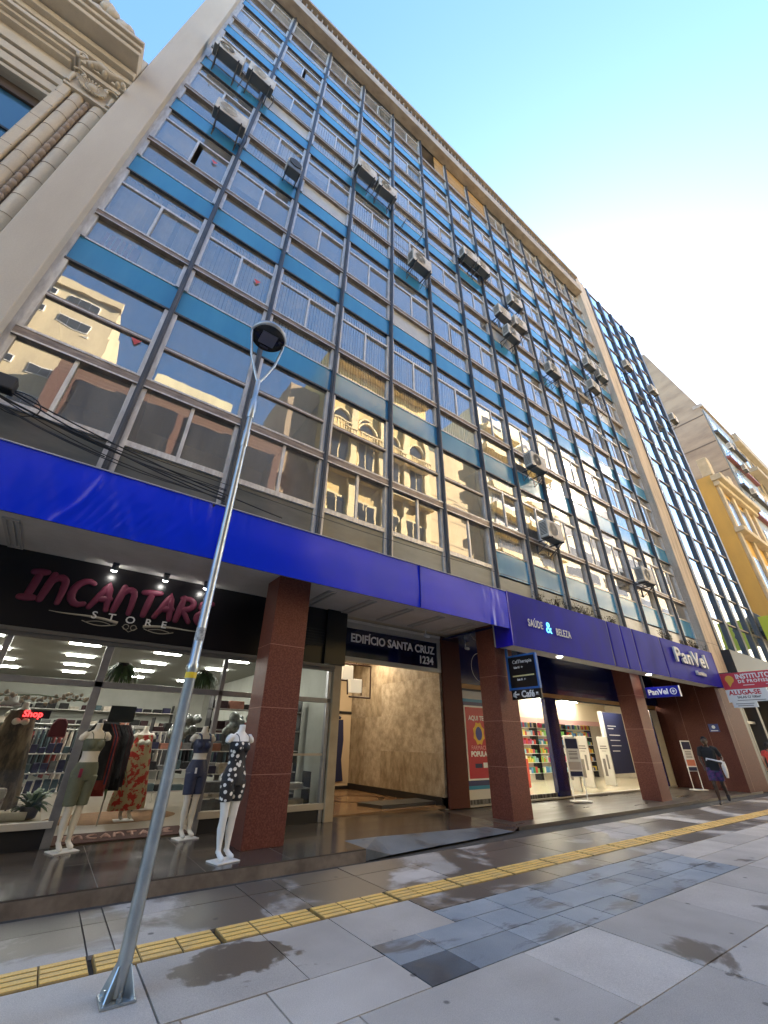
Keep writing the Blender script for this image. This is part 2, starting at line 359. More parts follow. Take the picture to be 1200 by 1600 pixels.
# shop platform (raised porcelain floor) with slate ramp
mb = MB()
mb.box(-9, 4.28, -.68, 1.62, -.03, .12, 0)
for i in range(12): mb.box(-9 + i * 1.1, -9 + i * 1.1 + .006, -.675, 1.6, .12, .1205, 2)
mb.box(-9, 4.28, .45, .456, .12, .1206, 2)
mb.box(8.2, 22.6, -.32, 2.05, -.03, .04, 3)
mb.add([(4.28, -.68, .12), (4.75, -.69, .006), (7.9, -.45, .006), (7.6, -.02, .045), (4.9, -.05, .118), (4.28, -.05, .12), (4.28, -.69, -.02)],
       [(0, 1, 4, 5), (1, 2, 3, 4), (0, 6, 1)], 1)
mb.add([(4.28, -.05, .12), (4.9, -.05, .118), (7.6, -.02, .045), (8.2, -.32, .04), (8.2, 2.1, .06), (5.0, 2.1, .12), (4.28, 2.1, .12), (7.9, -.45, .006)], [(0, 1, 5, 6), (1, 2, 4, 5), (2, 3, 4), (2, 7, 3)], 0)
mb.box(-9, 4.28, -.685, -.68, -.03, .105, 4)
mb.build('raised_pavement', [M_floor, M_slated, pm('grout', (.16, .14, .12), .8),
         pm('dark_granite_floor', (.06, .05, .043), .35, col2=(.11, .095, .08), nscale=1.1, nstretch=(.4, 2, 1), rvar=.12), pm('dirty_riser', (.22, .18, .145), .8, col2=(.12, .095, .075), nscale=4)], kind='structure', fix=True)
for o in (C.objects['raised_pavement'],):
    a_ = o.data.attributes.new('shade', 'FLOAT', 'POINT'); a_.data.foreach_set('value', [1.0] * len(o.data.vertices))

# =================================================================== MAIN BUILDING
MX = [-.51, 1.35, 3.26, 5.10, 6.96, 8.83, 10.55, 12.24, 13.95, 15.61, 17.36, 19.07, 20.64]
XL, XR = -2.35, 22.2
BX = [XL] + MX + [XR]
S0, PITCH, TOP = 9.2, 3.55, 30.5
bld = thing('office_building', 'tall seven storey office block with blue spandrel panels and black mullions', 'building', (10, 4, 0))
mb = MB()
mb.box(-3.09, -2.43, -.3, 8, 4.9, 33.0); mb.build('side_pier', M_pier, bld, bevel=.02)
B('jamb_strip', M_silver, bld, (-2.43, -2.35, -.06, .2, 4.9, 30.5))
mb = MB(); mb.box(XR, 23.55, -.36, 8, 4.0, 32.9); mb.box(XR + .3, 23.2, -.30, 1.4, 32.9, 33.7)
mb.build('side_pier', M_pier2, bld, bevel=.02)
B('roof_beam', M_conc, bld, (-2.43, XR, -.52, .6, TOP, TOP + .75), bevel=.015)
mb = MB()
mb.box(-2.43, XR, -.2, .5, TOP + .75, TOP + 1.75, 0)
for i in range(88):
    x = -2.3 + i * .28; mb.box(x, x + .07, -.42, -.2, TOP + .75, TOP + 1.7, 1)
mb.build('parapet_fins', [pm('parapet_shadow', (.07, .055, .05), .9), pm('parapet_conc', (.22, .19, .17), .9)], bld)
B('cornice', M_conc, bld, (-3.12, XR + .02, -.55, .6, TOP + 1.75, TOP + 1.98), bevel=.015)
B('roof_slab', M_conc, bld, (-3.05, 23.5, .6, 12, 32.0, 32.2))
B('back_wall', M_int, bld, (-3.05, 23.5, 4.5, 4.7, 4.9, 32.0))
B('side_wall', M_pier2, bld, (-3.08, -2.95, 8, 12, 0, 32.0), (23.4, 23.5, 8, 12, 0, 32.0))
mb = MB(); mb.box(-3, 23.4, .25, 4.5, 4.25, 4.9); mb.build('floor_slab', M_ceil, bld)
for k in range(6):
    z = S0 + k * PITCH; B('floor_slab', M_ceil, bld, (-2.4, 22.2, .06, 4.5, z + .02, z + .3))
# partitions
for i in (1, 3, 5, 6, 8, 10, 12):
    B('partition', M_int, bld, (BX[i] - .05, BX[i] + .05, .08, 4.5, 4.95, TOP))
for x in MX:
    mb = MB(); mb.box(x - .048, x + .048, -.13, .02, 4.9, TOP)
    mb.box(x - .02, x + .02, -.15, -.13, 4.9, TOP)
    mb.build('mullion', M_black, bld, bevel=.008)
rw = random.Random(11)
BL = {(1, 0), (2, 0), (3, 0), (4, 0), (5, 0), (1, 2), (6, 0), (8, 1), (11, 0), (4, 3), (6, 3)}
DARKB = {(7, -1), (8, -1), (9, -1), (6, 0)}
WL = {(1, 3), (2, 2), (7, 2), (12, 2), (9, 4), (4, 1)}
def panequad(mb, x0, x1, y, z0, z1, m=0):
    t = [rw.uniform(-.006, .006) for _ in range(2)]
    mb.quad((x0, y + t[0], z0), (x1, y + t[1], z0), (x1, y + t[1] * .2, z1), (x0, y + t[0] * .2, z1), m)
def blinds(par, x0, x1, z0, z1, mat=M_blind, pitch=.085, y=.13):
    mb = MB(); x = x0
    while x < x1 - .02:
        if rw.random() > .06:
            a = rw.uniform(.2, .75)
            mb.box(-pitch * .52, pitch * .52, -.0015, .0015, z0 + rw.uniform(0, .03), z1, 0, R=Matrix.Rotation(a, 3, 'Z'), o=(x, y, 0))
        x += pitch
    return mb.build('blind', mat, par)
nwin = 0
for b in range(14):
    xl, xr = BX[b] + (.048 if b else 0), BX[b + 1] - (.048 if b < 13 else 0)
    xi0, xi1 = xl + .075, xr - .075; xm = (xl + xr) / 2
    for k in range(-1, 6):
        Sz = S0 + PITCH * k
        T = Sz + PITCH
        first = k == -1 and b < 6
        if first: z_sp0 = z_sp1 = None
        bottom = 5.85 if first else (Sz + .77)
        if k == -1 and not first: bottom = 6.40
        ztop = T if k < 5 else TOP
        # spandrel
        if k >= 0: B('spandrel', M_blue, bld, (xl, xr, -.012, .03, Sz, Sz + .75))
        elif not first: B('spandrel', M_blue, bld, (xl, xr, -.012, .03, 5.66, 6.38))
        if k == -1:
            zt = 5.75 if first else 5.6
            B('sill_panel', M_grey if b < 4 else M_cream if b > 9 else pm('pale_grey_panel', (.26, .27, .24), .3, col2=(.19, .2, .18), nscale=1.5, nstretch=(.5, 1, 2)), bld, (xl, xr, -.01, .03, 4.9, zt))
        # frame
        wf = MB()
        ply = k == 5 and (b in (6, 7) or b == 5)
        zlo = 5.75 if first else bottom
        for (a, c) in ((xl, xi0), (xi1, xr)): wf.box(a, c, -.055, .05, (4.9 if k == -1 else Sz + .75), ztop - .05, 0)
        wf.box(xl, xr, -.07, .0, ztop - .05, ztop, 2)                    # dark drip lip under the panel above
        if first:
            wf.box(xi0, xi1, -.05, .02, 5.75, 5.86, 0)
            wf.box(xl, xr, -.09, .03, 7.03, 7.25, 1); wf.box(xl, xr, -.1, -.09, 7.21, 7.25, 0); wf.box(xl, xr, -.1, -.09, 7.03, 7.06, 0)
            wf.box(xm - .03, xm + .03, -.05, .02, 5.86, 7.03, 0)
            wf.box(xi0, xi1, -.045, .02, 8.12, 8.21, 1); wf.box(xi0, xi1, -.05, -.045, 8.15, 8.18, 0)
        else:
            z0 = Sz + 1.52 if k >= 0 else 7.16
            z1 = z0 + (.18 if k >= 0 else .15)
            zh = T - .6
            wf.box(xi0, xi1, -.03, .02, bottom - .02, bottom + .02, 0)
            wf.box(xl, xr, -.085, .03, z0, z1, 1); wf.box(xl, xr, -.1, -.085, z1 - .035, z1, 0); wf.box(xl, xr, -.1, -.085, z0, z0 + .02, 0)
            if not ply:
                wf.box(xi0, xi1, -.05, .02, zh, zh + .07, 0)
                wf.box(xm - .025, xm + .025, -.05, .02, z1, zh, 0)
        win = wf.build('window', [M_silver, M_bronze, M_black], bld)
        gm = MB(); open_ = False
        if first:
            panequad(gm, xi0, xi1, .0, 8.21, ztop - .05); panequad(gm, xi0, xi1, .0, 7.25, 8.12)
            panequad(gm, xi0, xm - .03, -.02, 5.86, 7.03); panequad(gm, xm + .03, xi1, .012, 5.86, 7.03)
        else:
            wl = (b, k) in WL
            panequad(gm, xi0, xi1, .0, bottom + .02, z0, 1 if wl else 0)
            if not ply:
                ofs = rw.choice([0, 0, 0, .12, -.1]); 
                panequad(gm, xi0, xm - .025, -.02, z1, zh); panequad(gm, xm + .025 + max(0, ofs), xi1, .012, z1, zh)
                panequad(gm, xi0, xi1, .0, zh + .07, ztop - .05)
        gm.build('pane', [M_glass, M_cream], win, fix=False)
        if ply:
            pb = MB(); px0 = xi0 if b in (6, 7) else xm + .1
            nb = 9
            for i in range(nb):
                h = (ztop - .05 - z1) / nb; y_ = -.03 - rw.uniform(0, .012)
                pb.box(px0 + rw.uniform(0, .03), xi1 - rw.uniform(0, .03), y_, .0, z1 + i * h + .006, z1 + (i + 1) * h - .006)
            pb.build('boarding', M_ply, win)
            if b == 5: pass
        # interiors
        zin0, zin1 = (5.8 if k == -1 else Sz + .6), ztop - .06
        r = rw.random()
        if (b, k) in DARKB or (not first and (b, k) not in BL and b > 5 and k <= 1 and r < .45):
            blinds(win, xi0, xi1 if r < .5 else xm, zin0, zin1, pm('grey_blind', (.30, .30, .27), .9))
        elif (b, k) in BL: blinds(win, xi0, xi1, zin0, zin1)
        elif r < .2 and not ply and not first:
            B('blind', M_roll, win, (xi0, xi1 if r < .1 else xm, .10, .11, zin1 - rw.uniform(.6, 1.7), zin1))
        elif r < .46 and not ply and not first:
            blinds(win, xm if r < .36 else xi0, xi1, zin0, zin1, M_blind, .1)
for (x, z, k_) in ((-.95, 15.3, 0), (-.85, 8.0, 1), (.9, 11.6, 2)):
    mb = MB(); mb.add([(x - .09, -.03, z + .07), (x + .09, -.03, z + .07), (x, -.03, z - .08)], [(0, 1, 2)]); mb.build('sticker', pm('sticker_red', (.6, .1, .1), .6), bld, fix=False)
for (b, k) in ((4, 4), (8, 3), (11, 1), (3, 5), (9, 2), (12, 4)):
    x0 = (BX[b] + BX[b + 1]) / 2 + .04; x1 = BX[b + 1] - .13; zt = S0 + PITCH * k + PITCH - .62; zb = zt - .62
    mb = MB(); q = .22
    for (xa, xb) in ((x0, x0 + .03), (x1 - .03, x1)): mb.add([(xa, -.05, zt), (xb, -.05, zt), (xb, -.05 - q, zb), (xa, -.05 - q, zb), (xa, -.08, zt), (xb, -.08, zt), (xb, -.08 - q, zb), (xa, -.08 - q, zb)], [(0, 1, 2, 3), (4, 7, 6, 5), (0, 3, 7, 4), (1, 5, 6, 2), (3, 2, 6, 7), (0, 4, 5, 1)])
    mb.box(x0, x1, -.08 - q, -.05 - q, zb - .03, zb); o_ = mb.build('open_sash', M_silver, bld)
    MB().quad((x0, -.065, zt), (x1, -.065, zt), (x1, -.065 - q, zb), (x0, -.065 - q, zb)).build('pane', M_glass, o_, fix=False)
# a few things seen in windows: cardboard and tubing behind bay-one glass
bx = thing('storage_box', 'salmon cardboard box seen through the glass above the first blue panel', 'box', (-1.75, .5, 9.97))
B('carton', pm('salmon_card', (.55, .25, .17), .8), bx, (-2.1, -1.45, .12, .7, 9.97, 10.62))
#PART2_END
# =================================================================== GROUND FLOOR OF THE MAIN BUILDING
for (x0, x1) in ((2.68, 3.33), (8.58, 9.26), (15.4, 16.05)):
    zb = .12 if x0 < 4 else .0
    mb = MB(); mb.box(x0, x1, .1, .68, zb, 4.25)
    mb.build('pillar', M_wine, bld, bevel=.006)
    # stone joints as thin proud beads
    B('pillar_joint', pm('pale_joint', (.33, .16, .12), .6), bld, *[(x0 - .0015, x1 + .0015, .0985, .6815, z, z + .009) for z in (1.02, 1.95, 2.95)])
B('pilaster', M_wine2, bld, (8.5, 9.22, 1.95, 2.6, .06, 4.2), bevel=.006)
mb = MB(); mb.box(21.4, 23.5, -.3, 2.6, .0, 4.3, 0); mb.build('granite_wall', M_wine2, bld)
B('wall_joint', pm('pale_joint2', (.2, .1, .08), .5), bld, (21.85, 21.87, -.303, -.29, 0, 4.0), (21.397, 21.41, .4, .41, 0, 4.0), (21.397, 21.41, 1.2, 1.21, 0, 4.0))
# canopy soffits
mb = MB(); mb.box(-5, 8.55, -.44, 1.75, 4.2, 4.25); mb.build('soffit', M_soffit, bld)
mb = MB(); mb.box(8.55, 21.6, -.44, .02, 3.62, 3.67); mb.box(8.55, 21.6, .02, .05, 3.62, 4.2); mb.build('soffit', M_soffit, bld)
mb = MB(); mb.box(8.55, 21.0, .06, 2.0, 4.1, 4.15); mb.build('soffit', M_navy, bld)
# soffit slots
vg = 'slim recessed lamp slots in the canopy soffit'
posl = ['at the far left above the shop name board', 'just right of the first granite pillar', 'second from the first granite pillar', 'third from the first granite pillar', 'fourth from the first granite pillar', 'nearest the second granite pillar']
for i, x in enumerate((-1.33, 3.92, 4.94, 6.0, 7.0, 8.1)):
    t = thing('soffit_lamp', 'slim slot lamp in the soffit, ' + posl[i], 'ceiling lamp', (x, .9, 4.2), vg)
    B('housing', pm('slot_grey', (.42, .41, .4), .6), t, (x - .10, x - .06, .32, 1.5, 4.17, 4.199), (x + .06, x + .10, .32, 1.5, 4.17, 4.199), (x - .10, x + .10, .28, .32, 4.17, 4.199), (x - .1, x + .1, 1.5, 1.54, 4.17, 4.199))
    B('diffuser', pm('slot_diffuser', (.5, .5, .49), .4), t, (x - .02, x + .02, .32, 1.5, 4.18, 4.199))
# ---------------- blue fascia (wrinkled vinyl) + indigo fascia
def sheet(name, x0, x1, z0, z1, yf, mat, parent, nx, nz, thick=.06):
    mb = MB(); vs = []; fs = []
    for i in range(nx + 1):
        for j in range(nz + 1):
            x = x0 + (x1 - x0) * i / nx; z = z0 + (z1 - z0) * j / nz; vs.append((x, yf(x, (z - z0) / (z1 - z0)), z))
    for i in range(nx):
        for j in range(nz):
            a = i * (nz + 1) + j; fs.append((a, a + nz + 1, a + nz + 2, a + 1))
    mb.add(vs, fs, 0, True)
    return mb.build(name, mat, parent, fix=False)
from mathutils import noise as mn
def y1(x, t):
    w = .018 * sin(pi * t)
    env = math.exp(-((x - .1) / 1.15) ** 2)
    a = env * (.5 + .5 * max(0, 1 - t * 1.4))
    w += a * .035 * mn.noise(Vector((x * 4.5 + t * 1.5, t * 1.2, 3.1))) + a * .016 * abs(mn.noise(Vector((x * 9 - t * 4, t * 2.0, 1.7))))
    e2 = math.exp(-((x - 1.1) / .5) ** 2) * max(0, t - .35)
    w += e2 * .03 * mn.noise(Vector((x * 12, t * 3, 7)))
    w += .006 * mn.noise(Vector((x * 1.3, t * 2, 9)))
    e3 = math.exp(-((x - 8.0) / .3) ** 2); w += e3 * .02 * mn.noise(Vector((x * 8, t * 2, 4)))
    e4 = math.exp(-((x + .45 + .35 * (1 - t) ** 2) / .05) ** 2); w += e4 * .015
    return -.505 - w
fa = thing('canopy_fascia', 'glossy royal blue vinyl fascia band, wrinkled above the clothes shop', 'fascia', (2, -.5, 4.0))
sheet('vinyl_face', -5, 8.53, 3.98, 4.94, y1, M_vinyl, fa, 620, 22)
B('backing', M_dark, fa, (-5, 8.53, -.495, -.46, 3.99, 4.93))
for xs_ in (-2.9, 1.32, 5.6): B('seam', pm('seam_blue', (.004, .012, .3), .4), fa, (xs_, xs_ + .008, -.56, -.5, 3.985, 4.93))
B('top_flashing', pm('pale_flashing', (.45, .45, .5), .4), fa, (-5, 8.53, -.53, 0, 4.935, 4.95))
fb = thing('canopy_fascia', 'dark indigo fascia over the pharmacy with white lettering', 'fascia', (15, -.5, 3.6))
def y2(x, t):
    w = .01 * sin(pi * t) + .008 * mn.noise(Vector((x * .9, t * 1.5, 2)))
    for c in (13.4, 14.2, 15.0, 17.0): w -= .03 * math.exp(-((x - c - t * .05) / .035) ** 2)
    return -.51 - w
sheet('vinyl_face', 8.58, 21.75, 3.58, 4.96, y2, M_vinyl2, fb, 500, 10)
B('backing', M_dark, fb, (8.58, 21.75, -.495, -.45, 3.6, 4.95))
B('end_panel', pm('deep_blue_vinyl', (.012, .008, .42), .2, coat=.4), fb, (8.54, 8.58, -.53, .0, 3.58, 4.96))
B('end_panel', pm('violet_vinyl', (.11, .03, .16), .3), fb, (21.75, 21.78, -.53, .0, 3.58, 4.96))
M_let = pm('white_letter', (.82, .82, .8), .4)
M_let2 = pm('white_letter_dull', (.62, .62, .62), .5)
M_letlit = pm('lit_letter', (.85, .85, .85), .4, emit=(1, 1, 1), estr=.35)
M_cy = pm('cyan_letter', (.1, .55, .8), .4, emit=(.1, .6, .9), estr=.25)
text('SAÚDE', .27, (9.56, -.55, 4.235), fb, M_let2, off=.004, sx=.70, space=1.12)
text('BELEZA', .27, (10.80, -.55, 4.17), fb, M_let2, off=.004, sx=.70, space=1.12)
text('&', .42, (10.13, -.55, 4.22), fb, M_cy, off=.002)
M_plex = pm('channel_letter_white', (.60, .59, .57), .5)
text('PanVel', .74, (19.2, -.585, 4.42), fb, M_plex, name='channel_lettering', ext=.03, off=.012, sx=1.3, space=1.1)
text('Farmácias', .2, (19.75, -.56, 3.93), fb, M_plex, ext=.04, off=.006)
# downlights under canopies
M_lamp = pm('lamp_glow', (1, 1, 1), .4, emit=(1, .97, .9), estr=9)
for i, (x, y, z, w) in enumerate(((10.79, -.3, 3.62, 'below the indigo fascia, nearest the second pillar'), (15.9, -.3, 3.62, 'below the indigo fascia, beside the third pillar'))):
    t = thing('downlight', 'small round lit downlight ' + w, 'downlight', (x, y, z), 'lit downlights under the indigo fascia')
    MB().lathe((x, y, z - .03), [(.1, 0), (.1, .03)], n=20).build('rim', M_white, t)
    MB().lathe((x, y, z - .05), [(.02, 0), (.07, .008), (.08, .02)], n=20).build('bulb', M_lamp, t)
for i, x in enumerate((.1, .94, 1.68)):
    w = ['leftmost of three above the shop name', 'middle one of three above the shop name', 'rightmost of three, next to the lamp post'][i]
    t = thing('spotlight', 'small black lit spotlight under the soffit, ' + w, 'spotlight', (x, 1.35, 4.2), 'spotlights over the shop name')
    B('bracket', M_black, t, (x - .05, x + .05, 1.3, 1.4, 4.15, 4.199))
    MB().tube([(x, 1.3, 4.16), (x, 1.35, 4.08)], [.045, .06], n=14).build('head', M_black, t)
    MB().ball((x, 1.355, 4.065), .045, .045, .02).build('bulb', M_lamp, t)

# ---------------- clothes shop
sh = thing('shop_name_board', 'black board with dark pink INCANTARE lettering above the clothes shop', 'sign', (1, 1.6, 2.98))
mb = MB(); mb.box(-5, 4.55, 1.58, 1.75, 2.98, 4.198); mb.build('board', M_sign, sh)
mb = MB(); mb.box(4.5, 5.03, 1.5, 1.75, 2.98, 4.198); mb.build('board_end', M_sign, sh)
mb = MB()
for i in range(7): mb.box(3.9, 4.5, 1.565, 1.58, 3.35 + i * .06, 3.38 + i * .06)
mb.build('vent', M_dark, sh)
mb = MB(); mb.box(-5, 4.78, 1.48, 1.62, 2.9, 2.96); mb.box(-5, 4.78, 1.52, 1.6, 2.84, 2.9); mb.build('shutter_rail', pm('rail_grey', (.13, .125, .12), .5), sh)
M_pink = pm('dark_pink_letter', (.16, .018, .05), .55)
def strokes(par, mat, letters, x0, y, z0, s, r, adv, name='lettering', to=None, flat=.35, slant=.12):
    x = x0
    for L_ in letters:
        mb = MB()
        for st in GLY[L_]:
            P = [(x + (px + slant * pz) * s, y, z0 + pz * s) for px, pz in st]
            if to: P = [to(p) for p in P]
            # smooth subdivision
            Q = [P[0]]
            for a, b in zip(P[:-1], P[1:]):
                for k in range(1, 4): Q.append(tuple(a[i] + (b[i] - a[i]) * k / 3 for i in range(3)))
            n = len(Q); rr = [r * (.75 + .35 * sin(pi * (i + .5) / n)) for i in range(n)]
            mb.tube(Q, rr, n=8, flat=flat if not to else None)
            mb.ball(Q[0], rr[0], rr[0] * flat, rr[0], n=8, k=6) if not to else None
            mb.ball(Q[-1], rr[-1], rr[-1] * flat, rr[-1], n=8, k=6) if not to else None
        mb.build(name, mat, par)
        x += adv.get(L_, .8) * s
def arc(cx, cz, rx, rz, a0, a1, n=9): return [(cx + rx * cos(radians(a0 + (a1 - a0) * i / n)), cz + rz * sin(radians(a0 + (a1 - a0) * i / n))) for i in range(n + 1)]
GLY = {
 'I': [[(.2, 0), (.2, 1)], [(.02, 0), (.4, .03)], [(.0, .98), (.38, 1.03)]],
 'N': [[(.05, 0), (.08, 1)], [(.08, .62)] + arc(.32, .62, .22, .3, 150, 20, 6) + [(.58, .3), (.6, -.02)]],
 'C': [arc(.4, .5, .36, .48, 60, 300)],
 'A': [[(0, 0), (.16, .45), (.34, .98), (.46, .5), (.58, -.02)], [(.14, .36), (.55, .42)]],
 'T': [[(.3, 0), (.32, .95)], [(0, .93), (.62, 1.0)]],
 'R': [[(.06, -.02), (.08, 1)], [(.0, .97)] + arc(.26, .74, .28, .24, 85, -80, 7) + [(.14, .5), (.34, .28), (.58, 0)]],
 'E': [arc(.38, .76, .28, .22, 55, 265, 6), arc(.38, .26, .32, .27, 100, 300, 6)]}
ADV = {'I': .55, 'N': .82, 'C': .78, 'A': .78, 'T': .72, 'R': .78, 'E': .8}
strokes(sh, M_pink, 'INCANTARE', -1.02, 1.565, 3.43, .44, .056, ADV)
text('S T O R E', .17, (.6, 1.575, 3.31), sh, M_let, off=.002, space=1.5, sx=1.15, ext=.006)
M_orn = pm('ornament_beige', (.42, .38, .3), .5)
for sgn in (-1, 1):
    mb = MB(); c = .62
    P = [(c + sgn * (.2 + 1.0 * t), 1.575, 3.235 + .07 * t + .02 * sin(5 * t)) for t in [i / 14 for i in range(15)]]
    mb.tube(P, [.022 * (1 - i / 15) + .004 for i in range(15)], n=6, flat=.3)
    mb.tube([(c + sgn * (.22 + .5 * t), 1.575, 3.2 - .05 * sin(pi * t)) for t in [i / 10 for i in range(11)]], .007, n=6, flat=.4)
    mb.tube([(c + sgn * (.3 + .35 * t), 1.574, 3.19 + .03 * sin(pi * t)) for t in [i / 10 for i in range(11)]], .006, n=6, flat=.4)
    mb.build('ornament', M_orn, sh)
mb = MB()
for a in (-.06, .06): mb.tube([(.62 + a + .045 * cos(t), 1.575, 3.19 + .045 * sin(t)) for t in [i * .6 for i in range(11)]], .006, n=6)
mb.tube([(.5, 1.575, 3.19), (.62, 1.575, 3.11), (.74, 1.575, 3.19)], .006, n=6); mb.build('ornament', M_orn, sh)

M_shopglass = glass('shop_glass', base=.01, gain=.8, wave=.0, trans=(.93, .96, .95), ior=1.4)
M_alu = pm('shopfront_aluminium', (.33, .33, .34), .4, metal=.6, col2=(.26, .26, .27), nscale=5)
sf = thing('clothes_shopfront', 'grey aluminium and glass shopfront of the clothes shop with open middle', 'shopfront', (1.5, 1.65, .12))
def fr(*b): return B('frame_bar', M_alu, sf, b, bevel=.006)
fr(-5, 4.9, 1.6, 1.7, 2.2, 2.29)
fr(-.95, -.87, 1.61, 1.69, .12, 2.9); fr(.38, .50, 1.6, 1.7, .12, 2.9); fr(2.38, 2.46, 1.6, 1.7, .12, 2.9); fr(-3.2, -3.1, 1.6, 1.7, .12, 2.9)
B('frame_bar', pm('beige_frame', (.45, .40, .32), .5), sf, (2.42, 4.9, 1.58, 1.7, .32, .42), bevel=.006)
B('frame_bar', MATS['beige_frame'], sf, (3.0, 4.9, 1.63, 1.67, 1.22, 1.26))
fr(4.69, 4.77, 1.6, 1.7, .12, 2.9); fr(3.55, 3.61, 1.62, 1.68, .12, 2.9)
B('door_column', pm('cream_column', (.43, .36, .26), .6, col2=(.36, .3, .21), nscale=3), sf, (4.79, 5.0, 1.55, 1.8, .1, 3.0), bevel=.02)
mb = MB(); mb.box(-5, .44, 1.62, 1.68, .12, .36); mb.box(2.4, 4.8, 1.62, 1.68, .12, .32); mb.build('plinth', M_dark, sf)
B('plinth_cap', pm('cap_pale', (.5, .48, .44), .5), sf, (-5, .44, 1.56, 1.7, .36, .44), bevel=.004)
mb = MB()
for (a, b, c, d) in ((-5, -.95, .44, 2.2), (-.87, .38, .44, 2.2), (2.46, 3.55, .42, 2.2), (3.61, 4.72, .42, 2.2), (-5, -.95, 2.29, 2.9), (-.87, .38, 2.29, 2.9), (.5, 2.38, 2.29, 2.9), (2.46, 3.55, 2.29, 2.9), (3.61, 4.72, 2.29, 2.9)):
    mb.quad((a, 1.65, c), (b, 1.65, c), (b, 1.65, d), (a, 1.65, d))
mb.build('pane', M_shopglass, sf, fix=False)
# interior shell
M_shopwall = pm('shop_wall', (.42, .43, .39), .8, col2=(.35, .36, .32), nscale=1)
inn = thing('clothes_shop_interior', 'grey green sales room of the clothes shop behind the glass', 'shop interior', (0, 6, .12))
B('ceiling', pm('shop_ceiling', (.27, .275, .25), .85), inn, (-6, 5.0, 1.75, 13, 3.35, 3.4))
B('rear_wall', M_shopwall, inn, (-6, 5.0, 13, 13.1, .12, 3.4)); B('end_wall', M_shopwall, inn, (-6.1, -6, 1.7, 13, .12, 3.4)); B('end_wall', M_shopwall, inn, (4.98, 5.08, 1.8, 13, .0, 4.2))
B('floor', pm('shop_floor', (.33, .30, .25), .3, col2=(.25, .2, .14), nscale=1), inn, (-6, 5.0, 1.75, 13, .05, .125))
M_tube = pm('ceiling_light_glow', (1, 1, 1), .5, emit=(1, .97, .88), estr=7.5)
k = 0
for ix in range(5):
    for iy in range(5):
        x, y = -3.4 + ix * 1.75, 2.9 + iy * 1.9
        o = MB().box(x - .3, x + .3, y - .07, y + .07, 3.31, 3.345).build('ceiling_light', M_tube)
        tag(o, 'lit rectangular lamp in the grid on the clothes shop ceiling', 'ceiling lamp', 'ceiling lamp grid inside the clothes shop')
mt = thing('door_mat', 'brown door mat lettered INCANTARE in the clothes shop entrance', 'mat', (1.45, 2.15, .125))
B('mat', pm('mat_brown', (.075, .035, .028), .95, bump=.4, bscale=200), mt, (.5, 2.38, 1.72, 2.5, .125, .137))
strokes(mt, pm('mat_letter', (.42, .27, .22), .9), 'INCANTARE', .62, 1.9, .139,   .235, .019, ADV, to=lambda p: (p[0], 1.95 + (p[2] - .139) * 1.3, .138), slant=.1)
rug = MB().lathe((1.5, 4.1, .125), [(.0, .012), (1.1, .012), (1.15, 0)], n=40).build('oval_rug', pm('rug_brown', (.2, .11, .05), .95, col2=(.13, .07, .03), nscale=6))
rug.scale = (1, .7, 1); tag(rug, 'round brown rug on the clothes shop floor behind the mat', 'rug')
#PART3_END
# =================================================================== MANNEQUINS
def ell(cx, cy, z, rx, ry, n=20, ang=0):
    return [(cx + rx * cos(2 * pi * k / n), cy + ry * sin(2 * pi * k / n), z) for k in range(n)]
TORSO = [(.80, .150, .098, .01), (.88, .168, .112, .015), (.96, .155, .10, .01), (1.03, .128, .085, 0), (1.09, .113, .078, 0), (1.16, .120, .084, 0), (1.24, .138, .095, -.005), (1.31, .143, .088, 0), (1.38, .142, .07, .01), (1.425, .105, .055, .015), (1.455, .055, .048, .01), (1.50, .046, .046, .0), (1.545, .044, .044, -.005)]
LEG = [(.86, .085, 0, .088), (.74, .085, 0, .083), (.62, .082, 0, .068), (.52, .078, -.005, .055), (.46, .075, -.008, .05), (.40, .074, 0, .048), (.32, .073, .012, .052), (.22, .071, .008, .042), (.13, .07, .0, .031), (.095, .07, .0, .03)]
def body_mb(mb, x, y, z, yaw, g=0., legs=True, torso=True, zr=(0, 9), arms=True, feet=True, stance=0.):
    R = Matrix.Rotation(yaw, 3, 'Z'); o = Vector((x, y, z))
    def T(p): return tuple(R @ Vector(p) + o)
    if torso:
        rs = [[T(p) for p in ell(0, c, h, a + g, b + g)] for h, a, b, c in TORSO if zr[0] <= h <= zr[1]]
        if len(rs) > 1: mb.rings(rs)
        for s in (-1, 1):
            if zr[0] < 1.24 < zr[1]: mb.ball(T((s * .062, -.07, 1.255)), .055 + g)
            if zr[0] < .88 < zr[1]: mb.ball(T((s * .07, .06, .89)), .085 + g)
            if arms and zr[1] > 1.4:
                mb.tube([T((s * .10, .01, 1.38)), T((s * .15, .01, 1.385)), T((s * .185, .01, 1.35)), T((s * .198, .01, 1.31))], [.04 + g, .048 + g, .045 + g, .035 + g], n=14)
    if legs:
        for s in (-1, 1):
            pts = [(h, a, b, r) for h, a, b, r in LEG if zr[0] - .05 <= h]
            sy = s * stance
            mb.tube([T((s * a, b + sy * (1 - h / .9), h)) for h, a, b, r in pts], [r + g for *_, r in pts], n=18)
            if feet:
                mb.tube([T((s * .07, .012 + sy * .9, .10)), T((s * .073, -.03 + sy, .065)), T((s * .078, -.085 + sy, .04)), T((s * .08, -.13 + sy, .032)), T((s * .08, -.155 + sy, .028))], [.03, .031, .033, .028, .014], n=12)
                mb.ball(T((s * .07, .02 + sy * .9, .085)), .028)
M_man = pm('mannequin_ivory', (.76, .72, .62), .4)
M_manw = pm('mannequin_white', (.78, .78, .76), .38)
